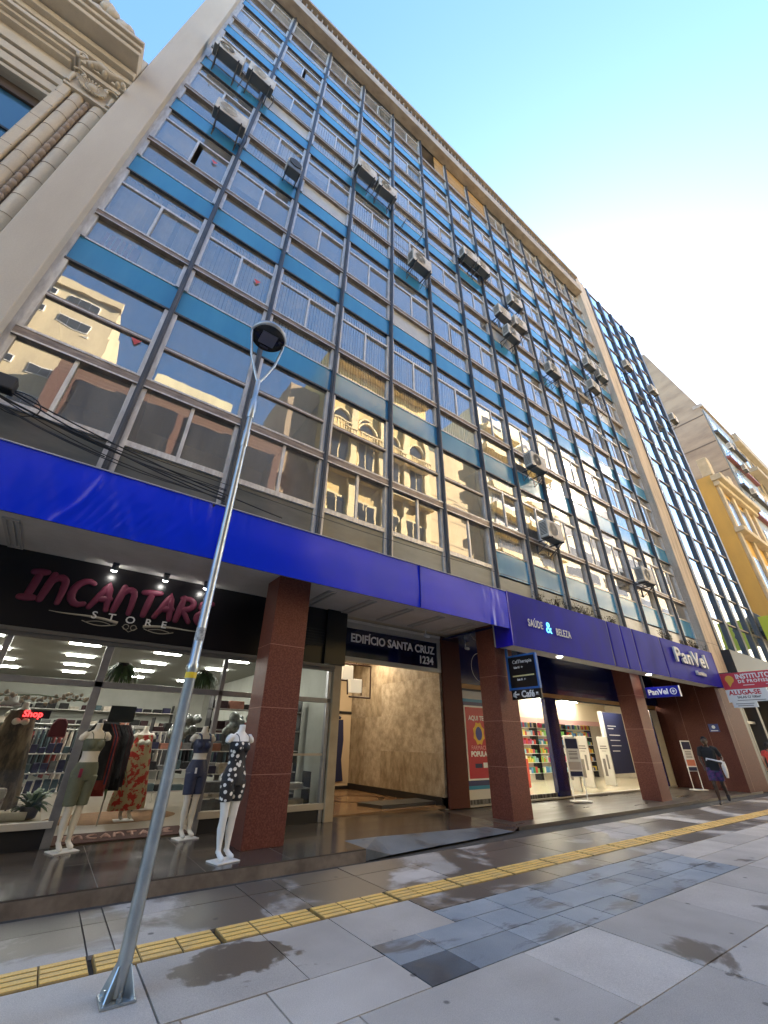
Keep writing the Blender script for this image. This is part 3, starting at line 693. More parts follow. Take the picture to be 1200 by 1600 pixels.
def mannequin(x, y, yaw, skin, label, stance=.02):
    t = thing('mannequin', label, 'mannequin', (x, y, .12), 'headless mannequins standing outside the clothes shop')
    mb = MB(); body_mb(mb, x, y, .135, yaw, stance=stance); fuse(mb, 'figure', skin, t, .009, 5)
    R = Matrix.Rotation(yaw, 3, 'Z')
    MB().box(-.16, .16, -.19, .09, 0, .014, R=R, o=(x, y, .121)).build('base_plate', M_white, t, bevel=.003)
    return t, R
def garment(t, x, y, yaw, zr, g, mat, name, legs, torso=True, legend=None, arms=False):
    mb = MB(); R = Matrix.Rotation(yaw, 3, 'Z'); o = Vector((x, y, .135))
    T = lambda p: tuple(R @ Vector(p) + o)
    if torso:
        pts = [(h, a, b, c) for h, a, b, c in TORSO]
        def at(h):
            for p, q in zip(pts[:-1], pts[1:]):
                if p[0] <= h <= q[0]:
                    u = (h - p[0]) / (q[0] - p[0]); return [p[i] + (q[i] - p[i]) * u for i in range(4)]
            return list(pts[0])
        n = 9; hs = [max(.80, zr[0]) + (zr[1] - max(.80, zr[0])) * i / n for i in range(n + 1)]
        mb.rings([[T(p) for p in ell(0, at(h)[3], h, at(h)[1] + g, at(h)[2] + g)] for h in hs])
        for s in (-1, 1):
            if zr[0] < 1.25 < zr[1]: mb.ball(T((s * .062, -.07, 1.255)), .055 + g)
            if zr[0] < .86: mb.ball(T((s * .07, .06, .89)), .085 + g)
    if legs:
        for s in (-1, 1):
            pp = [(.86, .085, 0, .088), (.78, .085, 0, .086), (.70, .084, 0, .08), (legend, .082, 0, .072 if legend < .64 else .08)]
            mb.tube([T((s * a, b + s * .02 * (1 - h / .9), h)) for h, a, b, r in pp], [r + g + .001 for *_, r in pp], n=20)
    return fuse(mb, name, mat, t, .007, 3)
def straps(t, x, y, yaw, mat, z1, z2=1.425, w=.006):
    R = Matrix.Rotation(yaw, 3, 'Z'); o = Vector((x, y, .135)); T = lambda p: tuple(R @ Vector(p) + o)
    mb = MB()
    for s in (-1, 1):
        mb.tube([T((s * .075, -.115, z1)), T((s * .085, -.085, z1 + .07)), T((s * .09, -.04, z2 - .005)), T((s * .088, .02, z2)), T((s * .085, .08, z1 + .05))], w, n=6)
    mb.build('straps', mat, t)
M_olive = pm('olive_jersey', (.155, .17, .115), .7, col2=(.13, .145, .1), nscale=14)
M_navyj = pm('navy_jersey', (.03, .04, .085), .5, col2=(.045, .055, .105), nscale=9)
M_prt = pm('heart_print_fabric', (.012, .012, .016), .65)
m = M_prt; t_ = m.node_tree; N_ = t_.nodes; L_ = t_.links   # white blotches printed on black cloth
tc = N_.new('ShaderNodeTexCoord'); v = N_.new('ShaderNodeTexVoronoi'); v.inputs['Scale'].default_value = 14; v.inputs['Randomness'].default_value = .8
L_.new(tc.outputs['Object'], v.inputs[0]); mr = N_.new('ShaderNodeMapRange'); mr.inputs[1].default_value = .31; mr.inputs[2].default_value = .36; mr.inputs[3].default_value = 1; mr.inputs[4].default_value = 0
L_.new(v.outputs[0], mr.inputs[0]); mx = N_.new('ShaderNodeMix'); mx.data_type = 'RGBA'; mx.inputs[6].default_value = (.012, .012, .016, 1); mx.inputs[7].default_value = (.75, .73, .7, 1)
L_.new(mr.outputs[0], mx.inputs[0]); L_.new(mx.outputs[2], N_['Principled BSDF'].inputs['Base Color'])
mx1, my1 = .62, 1.36
t, R = mannequin(mx1, my1, .35, M_man, 'headless mannequin in olive crop top and olive cycling shorts', .03)
garment(t, mx1, my1, .35, (1.17, 1.335), .008, M_olive, 'crop_top', False); garment(t, mx1, my1, .35, (.80, 1.03), .008, M_olive, 'shorts', True, legend=.5); straps(t, mx1, my1, .35, M_olive, 1.32)
B('price_tag', pm('tag_maroon', (.2, .01, .04), .5), t, (mx1 - .085, mx1 - .045, my1 - .17, my1 - .155, .98, 1.09))
mx2, my2 = 2.22, 1.40
t, R = mannequin(mx2, my2, .2, M_man, 'headless mannequin in navy sports bra and navy cycling shorts')
garment(t, mx2, my2, .2, (1.14, 1.35), .009, M_navyj, 'sports_bra', False); garment(t, mx2, my2, .2, (.80, 1.05), .008, M_navyj, 'shorts', True, legend=.56); straps(t, mx2, my2, .2, M_navyj, 1.33, w=.016)
B('price_tag', M_white, t, (mx2 - .07, mx2 - .04, my2 - .15, my2 - .14, .99, 1.07))
mx3, my3 = 2.30, -.27
t, R = mannequin(mx3, my3, .25, M_manw, 'white headless mannequin in black playsuit printed with white hearts by pillar')
garment(t, mx3, my3, .25, (.80, 1.33), .012, M_prt, 'playsuit', True, legend=.62); straps(t, mx3, my3, .25, M_black, 1.32)

# ---- clothes shop contents
def drape(x, y, z0, z1, wt, wb, name, mat, par, dep=.09, yaw=0., folds=7, n=48):
    mb = MB(); R = Matrix.Rotation(yaw, 3, 'Z'); rs = []
    ph = random.random() * 6
    for j in range(9):
        u = j / 8; z = z1 + (z0 - z1) * u; w = wt + (wb - wt) * min(1, u * 1.1); ring = []
        for k in range(n):
            a = 2 * pi * k / n; f = 1 + .10 * u * sin(folds * a + ph)
            ring.append(tuple(R @ Vector((w / 2 * cos(a) * f, dep * (1 + u * .5) * sin(a) * f, 0)) + Vector((x, y, z))))
        rs.append(ring)
    return mb.rings(rs).build(name, mat, par)
M_flor = pm('floral_print', (.42, .33, .18), .8, col2=(.40, .03, .02), nscale=9, lo=.47, hi=.53, detail=3)
M_leafp = pm('brown_leaf_print', (.055, .045, .035), .8, col2=(.22, .17, .11), nscale=7, nstretch=(1, 1, .35), lo=.42, hi=.6)
def dummy(x, y, z, label, parts, skin=M_man, feet=True):
    t = thing('dressed_mannequin', label, 'mannequin', (x, y, z))
    mb = MB(); body_mb(mb, x, y, z + .015, .2); fuse(mb, 'figure', skin, t, .013, 4)
    for (nm, a, b, wt, wb, m) in parts: drape(x, y, z + a, z + b, wt, wb, nm, m, t, yaw=.2)
    MB().box(x - .16, x + .16, y - .18, y + .1, z, z + .012).build('base_plate', M_white, t)
    return t
dummy(1.62, 3.55, .137, 'mannequin in long red and cream floral dress on brown rug', [('dress', .16, 1.4, .32, .62, M_flor)])
dummy(-.42, 2.45, .42, 'mannequin in long brown leaf print coat behind left display glass', [('coat', .1, 1.43, .36, .7, M_leafp)])
dummy(-1.35, 2.2, .42, 'mannequin in black knit top and long grey skirt at far left', [('top', .95, 1.42, .34, .36, pm('black_knit', (.012, .012, .014), .9)), ('skirt', .1, .95, .34, .5, pm('grey_skirt', (.17, .17, .17), .9))])
MB().box(-5, .3, 1.72, 3.2, .13, .42).build('display_plinth', pm('plinth_wood', (.38, .32, .24), .6), label='low pale display plinth inside the left shop window', cat='plinth')
MB().box(2.5, 4.7, 1.72, 2.5, .13, .30).build('display_plinth', MATS['plinth_wood'], label='low pale display plinth inside the right shop window', cat='plinth')
pil = thing('cushion', 'square cream cushion with brown printed picture on the window plinth', 'cushion', (-.35, 1.86, .44))
mb = MB()
mb.box(-.62, -.22, 1.83, 1.93, .46, .84)
mb.build('cover', pm('cushion_cream', (.5, .46, .38), .9, col2=(.18, .1, .08), nscale=5, lo=.5, hi=.6), pil, bevel=.045)
tr = MB().tube([(-1.6, 1.8, .5), (-.9, 1.79, .52), (-.3, 1.8, .5), (.1, 1.82, .49)], [.05, .07, .07, .05], n=14).build('bolster_throw', pm('cream_fleece', (.55, .5, .38), .95, bump=.6, bscale=60))
tag(tr, 'rolled cream fleece throw along the left window sill', 'throw')
M_leaf = pm('leaf_green', (.045, .09, .025), .5, col2=(.08, .13, .035), nscale=8)
def leafy(name, x, y, z, r, h, n, label, cat, droop=.5, pot=True, wl=.03, mat=None, up=1):
    t = thing(name, label, cat, (x, y, z))
    mb = MB()
    for i in range(n):
        a = random.uniform(0, 2 * pi); L0 = random.uniform(.6, 1) * r; hh = random.uniform(.4, 1) * h * up
        P = []
        for k in range(6):
            u = k / 5; P.append(Vector((x + cos(a) * L0 * u, y + sin(a) * L0 * u, z + .1 + hh * u - droop * h * u * u)))
        s = Vector((-sin(a), cos(a), .15)) * wl
        for k in range(5):
            w0 = sin(pi * (k + .3) / 6.2); w1 = sin(pi * (k + 1.3) / 6.2) if k < 4 else .05
            mb.quad(P[k] - s * w0, P[k] + s * w0, P[k + 1] + s * w1, P[k + 1] - s * w1)
    mb.build('foliage', mat or M_leaf, t, fix=False)
    if pot: MB().lathe((x, y, z), [(.07, 0), (.1, .02), (.12, .16), (.11, .16), (.1, .12)], n=18).build('pot', pm('pot_dark', (.05, .04, .035), .6), t)
    return t
leafy('potted_plant', .12, 2.0, .43, .3, .55, 60, 'bushy green potted plant on the window plinth behind the olive mannequin', 'plant', droop=.5)
leafy('hanging_fern', .75, 2.1, 2.5, .38, .3, 130, 'dark green fern hanging behind the upper glass, nearer the left post', 'fern', droop=1.5, wl=.016)
leafy('hanging_fern', 2.15, 2.1, 2.5, .38, .3, 130, 'dark green fern hanging behind the upper glass, right of the lamp post', 'fern', droop=1.5, wl=.016)
leafy('potted_palm', 1.0, 3.2, 1.0, .55, 1.2, 34, 'broad leaved palm standing behind the clothes rack', 'plant', droop=.9, wl=.06)
# racks
GC = [(.012, .012, .014), (.03, .012, .014), (.19, .03, .025), (.02, .02, .05), (.30, .13, .09), (.10, .10, .10), (.4, .36, .3), (.05, .08, .09), (.015, .015, .015)]
GM = [pm('garment_cloth_%s' % 'abcdefghi'[i], c, .9, col2=tuple(v_ * 1.6 + .01 for v_ in c), nscale=6) for i, c in enumerate(GC)]
def rack(x, y, L, n, label, yaw=0, h=1.55, pal=range(9)):
    t = thing('clothes_rack', label, 'clothes rack', (x, y, .125))
    d = Vector((cos(yaw), sin(yaw), 0)); p = Vector((x, y, .125)); a, b = p - d * L / 2, p + d * L / 2; up = Vector((0, 0, h))
    MB().tube([a + up, b + up], .012).tube([a, a + up], .012).tube([b, b + up], .012).build('rail', M_silver, t)
    pal = list(pal)
    for i in range(n):
        q = a + d * L * (i + .5) / n + up
        m = GM[random.choice(pal)]; hl = random.uniform(.75, 1.1); mb = MB(); rs = []
        for j in range(6):
            u = j / 5; w = (.12 + .11 * min(1, u * 5)) * (1 + .1 * u); th = .016 + .012 * u
            pr = Vector((-d.y, d.x, 0)); ring = []
            for k in range(12):
                an = 2 * pi * k / 12; ring.append(tuple(q + pr * w * cos(an) + d * th * sin(an) * (1 + .4 * sin(3 * an + i)) - Vector((0, 0, .05 + hl * u))))
            rs.append(ring)
        mb.rings(rs).build('garment', m, t)
    return t
rack(.95, 2.75, 1.0, 15, 'crowded rack of dark dresses beside the left entrance post', 1.1, 1.62, [0, 1, 2, 3, 8, 0])
rack(-2.6, 4.8, 1.6, 14, 'rack of mixed dark garments at the far left of the shop', .2)
rack(-.2, 5.4, 1.6, 16, 'rack of pale and red garments behind the leaf print coat', .1, 1.5, [2, 4, 6, 7])
rack(2.2, 8.2, 2.2, 18, 'long rack of grey garments near the rear of the shop', 0, 1.6, [5, 7, 0, 6])
rack(-3.2, 8.5, 2.2, 18, 'long rack of dark garments near the rear left corner', 0, 1.6)
rack(-1.6, 3.6, 1.5, 18, 'rack of dark and wine garments close behind the left display glass', .15, 1.55, [0, 1, 2, 3, 8])
rack(.6, 6.8, 2.4, 26, 'long rack of black and grey garments across the middle of the shop', .05, 1.62, [0, 8, 5, 3])
rack(3.6, 6.2, 2.2, 24, 'long rack of dark garments at the right middle of the shop', .1, 1.6, [0, 3, 5, 7, 8])
rack(-3.9, 3.4, 1.8, 18, 'rack of dark knitwear beside the far left wall', .4, 1.6, [0, 3, 5, 8])
top = MB().box(.78, 1.18, 2.3, 2.34, 1.72, 1.98).build('rack_sign', pm('rack_sign_dark', (.03, .035, .03), .4)); tag(top, 'small dark sign card standing over the crowded rack', 'sign')
# shelving with folded goods
def shelving(x0, x1, y, levels, label, z0=.125, dep=.35, mats=None, n=(5, 8), name='shelf_unit', item='folded_clothes', hh=(.08, .2), shelfm=None):
    t = thing(name, label, 'shelves', ((x0 + x1) / 2, y, z0))
    mb = MB(); zs = levels
    for z in zs: mb.box(x0, x1, y, y + dep, z, z + .02)
    mb.build('shelf', shelfm or M_silver, t)
    for xa in (x0, x1 - .02): B('upright', M_dark, t, (xa, xa + .02, y, y + dep, z0, zs[-1] + .3))
    for z in zs:
        k = random.randint(*n); w = (x1 - x0 - .06) / k
        for i in range(k):
            h = random.uniform(*hh); xx = x0 + .03 + i * w
            mb = MB(); q = random.uniform(.72, .95)
            mb.box(xx, xx + w * q, y + .03, y + dep - .04, z + .02, z + .02 + h)
            mb.build(item, random.choice(mats or GM), t, bevel=.01)
    return t
shelving(2.7, 4.8, 3.0, [.45, .85, 1.25, 1.65, 2.05], 'shelves of folded clothes and bags behind the navy mannequin')
shelving(1.9, 3.6, 4.6, [.45, .85, 1.25, 1.6], 'shelves of folded clothes behind the floral dress')
shelving(-.2, .6, 3.5, [.6, .9, 1.2], 'small shelves of folded jeans behind the olive mannequin', mats=[GM[3], GM[7], GM[5]])
shelving(2.5, 4.7, 2.05, [.32, .62], 'low shelves of boxed goods in the right shop window', mats=[GM[5], GM[6], pm('box_white', (.5, .48, .45), .6)], n=(3, 5))
shelving(-5.5, -1.2, 12.5, [.5, .95, 1.4, 1.85, 2.3], 'rear wall shelves of folded clothes, left half', n=(12, 16))
shelving(-1.0, 3.8, 12.5, [.5, .95, 1.4, 1.85, 2.3], 'rear wall shelves of folded clothes, right half', n=(12, 16))
M_wrap = pm('clear_wrap', (.35, .38, .36), .15, col2=(.12, .14, .13), nscale=14, coat=.6)
for (x, y, z, w_) in ((2.25, 3.4, 1.55, 'above the floral dress'), (3.25, 2.7, 1.55, 'behind the navy mannequin')):
    mb = MB()
    for i in range(14): mb.ball((x + random.uniform(-.3, .3), y + random.uniform(-.1, .1), z + random.uniform(0, .35)), random.uniform(.06, .12), n=10, k=6)
    tag(fuse(mb, 'wrapped_bundle', M_wrap, None, .02, 2), 'bundle of goods in shiny clear wrap ' + w_, 'bundle')
flw = pm('blossom_cream', (.5, .4, .3), .8)
mb = MB()
for i in range(70):
    x = -1.6 + 2.0 * i / 70 + random.uniform(-.03, .03); mb.ball((x, 1.9 + random.uniform(-.05, .05), 2.02 + .05 * sin(x * 5) + random.uniform(-.06, .05)), random.uniform(.015, .035), n=7, k=5)
gl = thing('blossom_garland', 'garland of cream blossoms strung behind the left window top', 'garland', (-.6, 1.9, 1.95))
mb.build('blossoms', flw, gl); MB().tube([(-1.7, 1.9, 2.05), (-1, 1.9, 2.0), (-.3, 1.9, 2.06), (.36, 1.9, 2.0)], .008, n=6).build('stem', M_leaf, gl)
ns = thing('neon_sign', 'small red lit sign reading Shop inside the left window', 'sign', (-.28, 2.35, 1.8)); B('panel', M_dark, ns, (-.5, -.05, 2.36, 2.38, 1.74, 1.86))
text('Shop', .13, (-.28, 2.35, 1.8), ns, pm('red_neon', (1, .05, .05), .4, emit=(1, .03, .03), estr=.8), off=.003)
MB().lathe((-.62, 2.1, 1.9), [(.02, 0), (.13, .01), (.16, .03), (.1, .06), (.09, .15), (.02, .18)], n=24).build('sun_hat', M_roll, label='pale wide brimmed hat on display at the upper left window', cat='hat')
mb = MB(); mb.prism([(.0, 1.48), (.26, 1.48), (.24, 1.68), (.19, 1.76), (.07, 1.76), (.02, 1.68)], 'y', 2.56, 2.64); tag(mb.build('handbag', pm('maroon_leather', (.12, .01, .015), .5), bevel=.02), 'rounded maroon handbag hanging left of the olive mannequin', 'handbag')
#PART4_END
# =================================================================== ENTRANCE HALL
M_trav = pm('travertine', (.27, .225, .165), .45, col2=(.50, .44, .35), nscale=4.5, nstretch=(1, 1, 1.1), lo=.36, hi=.66, bump=.15, bscale=30, fine=.15, rvar=.08)
M_trav2 = pm('travertine_tawny', (.22, .175, .12), .45, col2=(.42, .36, .27), nscale=4, nstretch=(1, 1.5, .8), bump=.15, bscale=30, fine=.15)
M_hallw = pm('hall_cream_wall', (.58, .47, .32), .7)
hl = thing('entrance_hall', 'travertine clad entrance hall under the building name sign', 'entrance', (7, 4, .1))
rh = random.Random(5); mb = MB()
for j in range(4):
    for i in range(5):
        y0 = 2.02 + i * .92; z0 = .3 + j * .94
        mb.box(8.42 + rh.uniform(0, .004), 8.5, y0, y0 + .916, z0, z0 + .936, 0 if rh.random() < .6 else 1)
mb.build('stone_wall', [M_trav, M_trav2], hl)
B('wall_core', M_trav, hl, (8.5, 8.56, 2.0, 7.5, .0, 4.2))
B('skirting', M_dark, hl, (8.405, 8.44, 2.1, 6.6, .1, .29))
B('rear_wall', M_hallw, hl, (5.0, 8.5, 6.6, 6.7, .1, 4.2))
B('rail', M_dark, hl, (5.08, 8.42, 6.57, 6.6, 2.3, 2.38)); B('skirting', M_dark, hl, (5.08, 8.42, 6.57, 6.6, .1, .22))
B('ceiling', pm('hall_ceiling', (.55, .5, .4), .8), hl, (5.08, 8.5, 2.1, 6.7, 3.9, 3.95))
B('side_wall', M_hallw, hl, (5.08, 5.1, 1.8, 6.7, .1, 3.95))
B('floor', pm('hall_floor', (.27, .17, .09), .25, col2=(.20, .11, .055), nscale=1.2, coat=.2), hl, (5.08, 8.5, 2.1, 6.7, .06, .13))
mb = MB(); n = 40
mb.add([(7.2 + r_ * cos(2 * pi * i / n), 4.3 + r_ * .8 * sin(2 * pi * i / n), .134) for i in range(n) for r_ in (.75, .9)], [(2 * i, 2 * i + 1, (2 * i + 3) % (2 * n), (2 * i + 2) % (2 * n)) for i in range(n)])
mb.build('floor_inlay', pm('inlay_brown', (.09, .045, .025), .3), hl)
mb = MB(); mb.prism([(6.75, 2.35), (9.0, 2.35), (8.5, 3.1), (6.55, 3.1)], 'z', .06, .2); mb.build('step', pm('slate_step', (.05, .055, .06), .4), hl)
lg = pm('mural_blue', (.015, .02, .07), .6)
mb = MB()
mb.tube([(7.7 + .62 * cos(a), 6.585, 1.62 + .62 * sin(a)) for a in [radians(60 + 10 * i) for i in range(13)]], .045, n=6, flat=.2)
mb.prism([(7.85, 2.1), (8.1, 2.12), (8.15, 1.5), (8.1, .95), (8.2, .35), (7.92, .33), (7.9, .8), (7.55, .92), (7.5, 1.5), (7.85, 1.5)], 'y', 6.57, 6.598)
mb.build('mural_emblem', lg, hl)
MB().box(5.6, 6.8, 3.2, 3.6, 3.86, 3.895).build('ceiling_light', pm('added_warm_panel', (1, .8, .5), .5, emit=(1, .8, .55), estr=2.0), hl)  # glowing panels added to light the hall warmly, besides the sculptural lamp
MB().box(7.0, 8.2, 4.2, 5.2, 3.86, 3.895).build('ceiling_light', MATS['added_warm_panel'], hl)
ls = thing('sculptural_lamp', 'zigzag brown framed lamp with two white boxes hanging in the entrance hall', 'lamp', (6.5, 3.5, 2.6))
M_br = pm('dark_brown_wood', (.06, .025, .015), .5)
for (x0, x1, z0, z1) in ((6.12, 6.46, 2.98, 3.34), (6.38, 6.76, 2.66, 3.0)):
    B('lamp_box', pm('opal_glass', (.75, .7, .6), .4, emit=(1, .85, .6), estr=.06), ls, (x0, x1, 3.42, 3.58, z0, z1), bevel=.01)
mb = MB()
for a, b in (((6.05, 3.4), (7.1, 3.4)), ((7.1, 3.4), (7.1, 2.55)), ((7.1, 2.55), (6.4, 2.55)), ((6.35, 2.6), (6.32, 2.98)), ((6.05, 3.4), (6.08, 2.95)), ((6.08, 2.95), (6.32, 2.95)), ((6.46, 3.4), (6.5, 3.0)), ((6.5, 3.0), (6.8, 3.0)), ((6.8, 3.0), (6.8, 2.6))):
    mb.tube([(a[0], 3.5, a[1]), (b[0], 3.5, b[1])], .022, n=6)
mb.tube([(6.6, 3.5, 3.4), (6.6, 3.5, 3.9)], .012, n=6); mb.build('frame', M_br, ls)
en = thing('building_name_sign', 'navy glass panel reading EDIFÍCIO SANTA CRUZ 1234 over the entrance', 'sign', (6.9, 2.1, 3.25))
B('panel', pm('navy_sign_glass', (.004, .008, .035), .1, coat=.5), en, (5.2, 8.38, 2.04, 2.1, 3.30, 4.0))
B('frame', pm('pale_metal_frame', (.42, .42, .4), .4, metal=.4), en, (5.13, 8.5, 2.0, 2.12, 3.2, 3.30), (5.13, 8.5, 2.0, 2.12, 4.0, 4.14), (8.38, 8.5, 2.0, 2.12, 3.3, 4.0), (5.13, 5.2, 2.0, 2.12, 3.3, 4.0))
B('soffit_edge', M_soffit, en, (5.13, 8.5, 1.98, 2.14, 4.14, 4.2))
text('EDIFÍCIO SANTA CRUZ', .285, (6.88, 2.035, 3.76), en, M_let, off=.007, sx=.95)
text('1234', .285, (8.24, 2.035, 3.475), en, M_let, off=.007, align='RIGHT', sx=.95)

# =================================================================== PHARMACY
ph = thing('pharmacy_shopfront', 'navy and glass pharmacy front with ochre band and wide open door', 'shopfront', (15, 2.1, .06))
B('lintel', M_navy, ph, (9.22, 21.4, 2.0, 2.1, 2.98, 4.12)); B('ochre_band', pm('ochre_band', (.42, .21, .05), .5, col2=(.33, .16, .04), nscale=4, nstretch=(.3, 1, 4)), ph, (9.22, 21.0, 1.96, 2.1, 2.86, 2.98))
B('track', M_dark, ph, (9.22, 21.0, 1.99, 2.1, 2.82, 2.86))
lw = thing('wall_ring_emblem', 'pale ring emblem on the navy lintel beside the second pillar', 'emblem', (10.0, 1.99, 3.4))
MB().tube([(10.15 + .42 * cos(a * pi / 18), 1.99, 3.5 + .42 * sin(a * pi / 18)) for a in range(36)] + [(10.57, 1.99, 3.5)], .009, n=6, flat=.4).build('ring', M_let, lw)
# solid shutter panel with stripes (left bay)
B('panel', pm('panel_pale', (.55, .54, .5), .5), ph, (9.22, 10.8, 2.06, 2.1, .2, 2.82))
B('stripe', pm('navy_stripe', (.01, .015, .1), .4), ph, (9.22, 10.8, 2.052, 2.06, 2.43, 2.52), (9.22, 10.8, 2.052, 2.06, .5, .62))
B('stripe', pm('teal_stripe', (.01, .2, .36), .4), ph, (9.22, 10.8, 2.052, 2.06, 2.52, 2.6), (9.22, 10.8, 2.052, 2.06, .42, .5))
B('vent_grille', pm('grille_slots', (.012, .012, .015), .5, col2=(.1, .1, .1), nscale=9, nstretch=(1, .01, .01), lo=.49, hi=.51, detail=0), ph, (9.25, 13.1, 2.04, 2.1, .1, .2))
B('sill', pm('pale_sill', (.35, .33, .3), .7), ph, (9.22, 21.0, 1.95, 2.12, .06, .1))
po = thing('pharmacy_poster', 'red poster reading AQUI TEM FARMÁCIA POPULAR with white border', 'poster', (9.84, 2.04, .64))
B('border', M_white, po, (9.32, 10.36, 2.035, 2.05, .62, 2.42)); B('face', pm('poster_red', (.42, .008, .02), .35), po, (9.36, 10.32, 2.03, 2.035, .66, 2.38))
text('AQUI TEM', .16, (9.84, 2.028, 2.1), po, M_let, ext=.001, off=.004); text('FARMÁCIA', .14, (9.84, 2.028, 1.37), po, pm('pink_letter', (.75, .35, .35), .5), ext=.001)
text('POPULAR', .17, (9.84, 2.028, 1.22), po, M_let, ext=.001, off=.008)
mb = MB(); mb.add([(9.84 + (.24 if i % 2 else .2) * cos(pi * i / 8), 2.028, 1.72 + (.3 if i % 2 else .25) * sin(pi * i / 8)) for i in range(16)], [tuple(range(16))]); mb.build('emblem', pm('emblem_yellow', (.7, .42, .03), .5), po)
mb = MB(); mb.add([(9.84 + .13 * cos(pi * i / 12), 2.026, 1.72 + .17 * sin(pi * i / 12)) for i in range(24)], [tuple(range(24))]); mb.build('emblem', pm('emblem_blue', (.01, .03, .25), .5), po)
B('badge', lg, po, (9.6, 9.88, 2.027, 2.03, .9, 1.0)); B('badge', M_let, po, (9.92, 10.15, 2.027, 2.03, .9, 1.02))
# glass door bay + posts
B('post', M_navy, ph, (13.1, 13.72, 1.98, 2.12, .1, 2.86)); B('post', M_alu, ph, (10.8, 10.88, 2.0, 2.1, .1, 2.86)); B('post', M_navy, ph, (20.4, 20.5, 2.0, 2.1, .1, 2.86))
mb = MB(); mb.quad((10.88, 2.06, .2), (13.1, 2.06, .2), (13.1, 2.06, 2.86), (10.88, 2.06, 2.86)); mb.build('pane', M_shopglass, ph, fix=False)
pin = thing('pharmacy_interior', 'brightly lit cream sales room of the pharmacy', 'shop interior', (15, 8, .1))
M_phw = pm('pharmacy_cream', (.72, .64, .48), .7)
B('ceiling', M_phw, pin, (8.6, 24, 2.12, 14, 3.3, 3.35)); B('bulkhead', M_phw, pin, (8.6, 24, 5.6, 5.9, 2.45, 3.3)); B('bulkhead_edge', pm('pink_edge', (.55, .32, .3), .6), pin, (8.6, 24, 5.58, 5.6, 2.3, 2.5))
B('floor', pm('pharmacy_floor', (.62, .56, .42), .15), pin, (8.6, 24, 2.12, 14, .05, .1)); B('rear_wall', M_phw, pin, (8.6, 24, 13.9, 14, .1, 3.3)); B('end_wall', M_phw, pin, (8.57, 8.6, 2.12, 14, .1, 3.3)); B('end_wall', M_phw, pin, (24, 24.1, 6, 14, .1, 3.3))
B('white_partition', pm('partition_white', (.7, .66, .55), .5), pin, (20.5, 21.4, 2.14, 2.25, .06, 2.83))
for ix in range(5):
    for iy in range(3):
        x, y = 10 + ix * 2.5, 3.2 + iy * 2.2
        tag(MB().box(x - .6, x + .6, y - .1, y + .1, 3.26, 3.295).build('ceiling_light', pm('pharm_light', (1, 1, 1), .5, emit=(1, .95, .82), estr=8)), 'lit strip lamp in the rows on the pharmacy ceiling', 'ceiling lamp', 'strip lamps on the pharmacy ceiling')
PC = [(.6, .05, .03), (.02, .3, .1), (.75, .6, .1), (.1, .3, .6), (.7, .7, .68), (.8, .35, .05), (.3, .55, .65), (.55, .05, .15), (.8, .75, .6), (.02, .05, .25), (.25, .6, .15)]
PM = [pm('package_%s' % 'abcdefghijk'[i], c, .4) for i, c in enumerate(PC)]
lv = [.35, .75, 1.1, 1.45, 1.8, 2.12]
for i, (x0, x1) in enumerate(((11.4, 13.6), (13.7, 15.9), (16.0, 18.2), (18.3, 20.5), (20.6, 22.8))):
    shelving(x0, x1, 6.2, lv, 'tall shelves of bright packages in the pharmacy, ' + ['leftmost, behind the glass', 'second from the left', 'third from the left', 'fourth from the left', 'rightmost'][i], z0=.1, mats=PM, n=(14, 18), item='package', hh=(.12, .25), name='product_shelves', shelfm=M_white)
shelving(11.6, 12.9, 3.6, [.3, .7, 1.05, 1.3], 'low white display of toiletries just inside the pharmacy glass', z0=.1, mats=[PM[4], PM[8], PM[6], pm('pack_grey', (.3, .3, .33), .4)], n=(5, 8), item='package', hh=(.14, .28), name='product_display', shelfm=M_white)
dd = thing('information_board', 'navy information board with white lines inside the pharmacy doorway', 'board', (20.2, 3.6, .1)); B('board', lg, dd, (19.5, 21.2, 3.6, 3.66, .45, 2.75)); B('edge', M_white, dd, (19.32, 19.5, 3.58, 3.7, .1, 2.78))
B('text_lines', M_let, dd, *[(19.75, 19.75 + w, 3.594, 3.6, z, z + .03) for w, z in ((.7, 2.2), (.45, 2.1), (.9, 1.85), (.8, 1.65), (.8, 1.45), (.6, 1.25))])
M_gate = pm('gate_grey', (.42, .41, .38), .5, col2=(.37, .36, .33), nscale=4)
for i, (xa, ya, xb, yb) in enumerate(((14.04, 2.31, 14.5, 3.0), (15.1, 2.45, 15.5, 3.1), (16.8, 2.94, 17.1, 3.6), (18.51, 3.06, 18.76, 3.65))):
    # anti-theft gates: upright printed panels standing across the doorway
    t = thing('security_gate', 'grey printed anti theft gate in the pharmacy doorway, ' + ['nearest the dark post', 'second from the dark post', 'third from the dark post', 'by the third pillar'][i], 'security gate', ((xa + xb) / 2, (ya + yb) / 2, .1), 'anti theft gates across the pharmacy doorway')
    d = Vector((xb - xa, yb - ya, 0)); L0 = d.length; a = math.atan2(d.y, d.x); R = Matrix.Rotation(a, 3, 'Z')
    MB().box(0, L0, -.02, .02, .0, 1.68, R=R, o=(xa, ya, .1)).build('panel', M_gate, t, bevel=.01)
    mb = MB()
    for (u0, u1, z0, z1) in ((.25, .42, .55, 1.05), (.55, .8, .3, .9), (.2, .8, 1.32, 1.36), (.15, .85, 1.24, 1.28), (.3, .7, 1.16, 1.18)):
        for s in (-1, 1): mb.box(u0 * L0, u1 * L0, s * .0215 - .001, s * .0215 + .001, z0, z1, R=R, o=(xa, ya, .1))
    mb.build('print', pm('print_dark', (.1, .09, .085), .6), t)
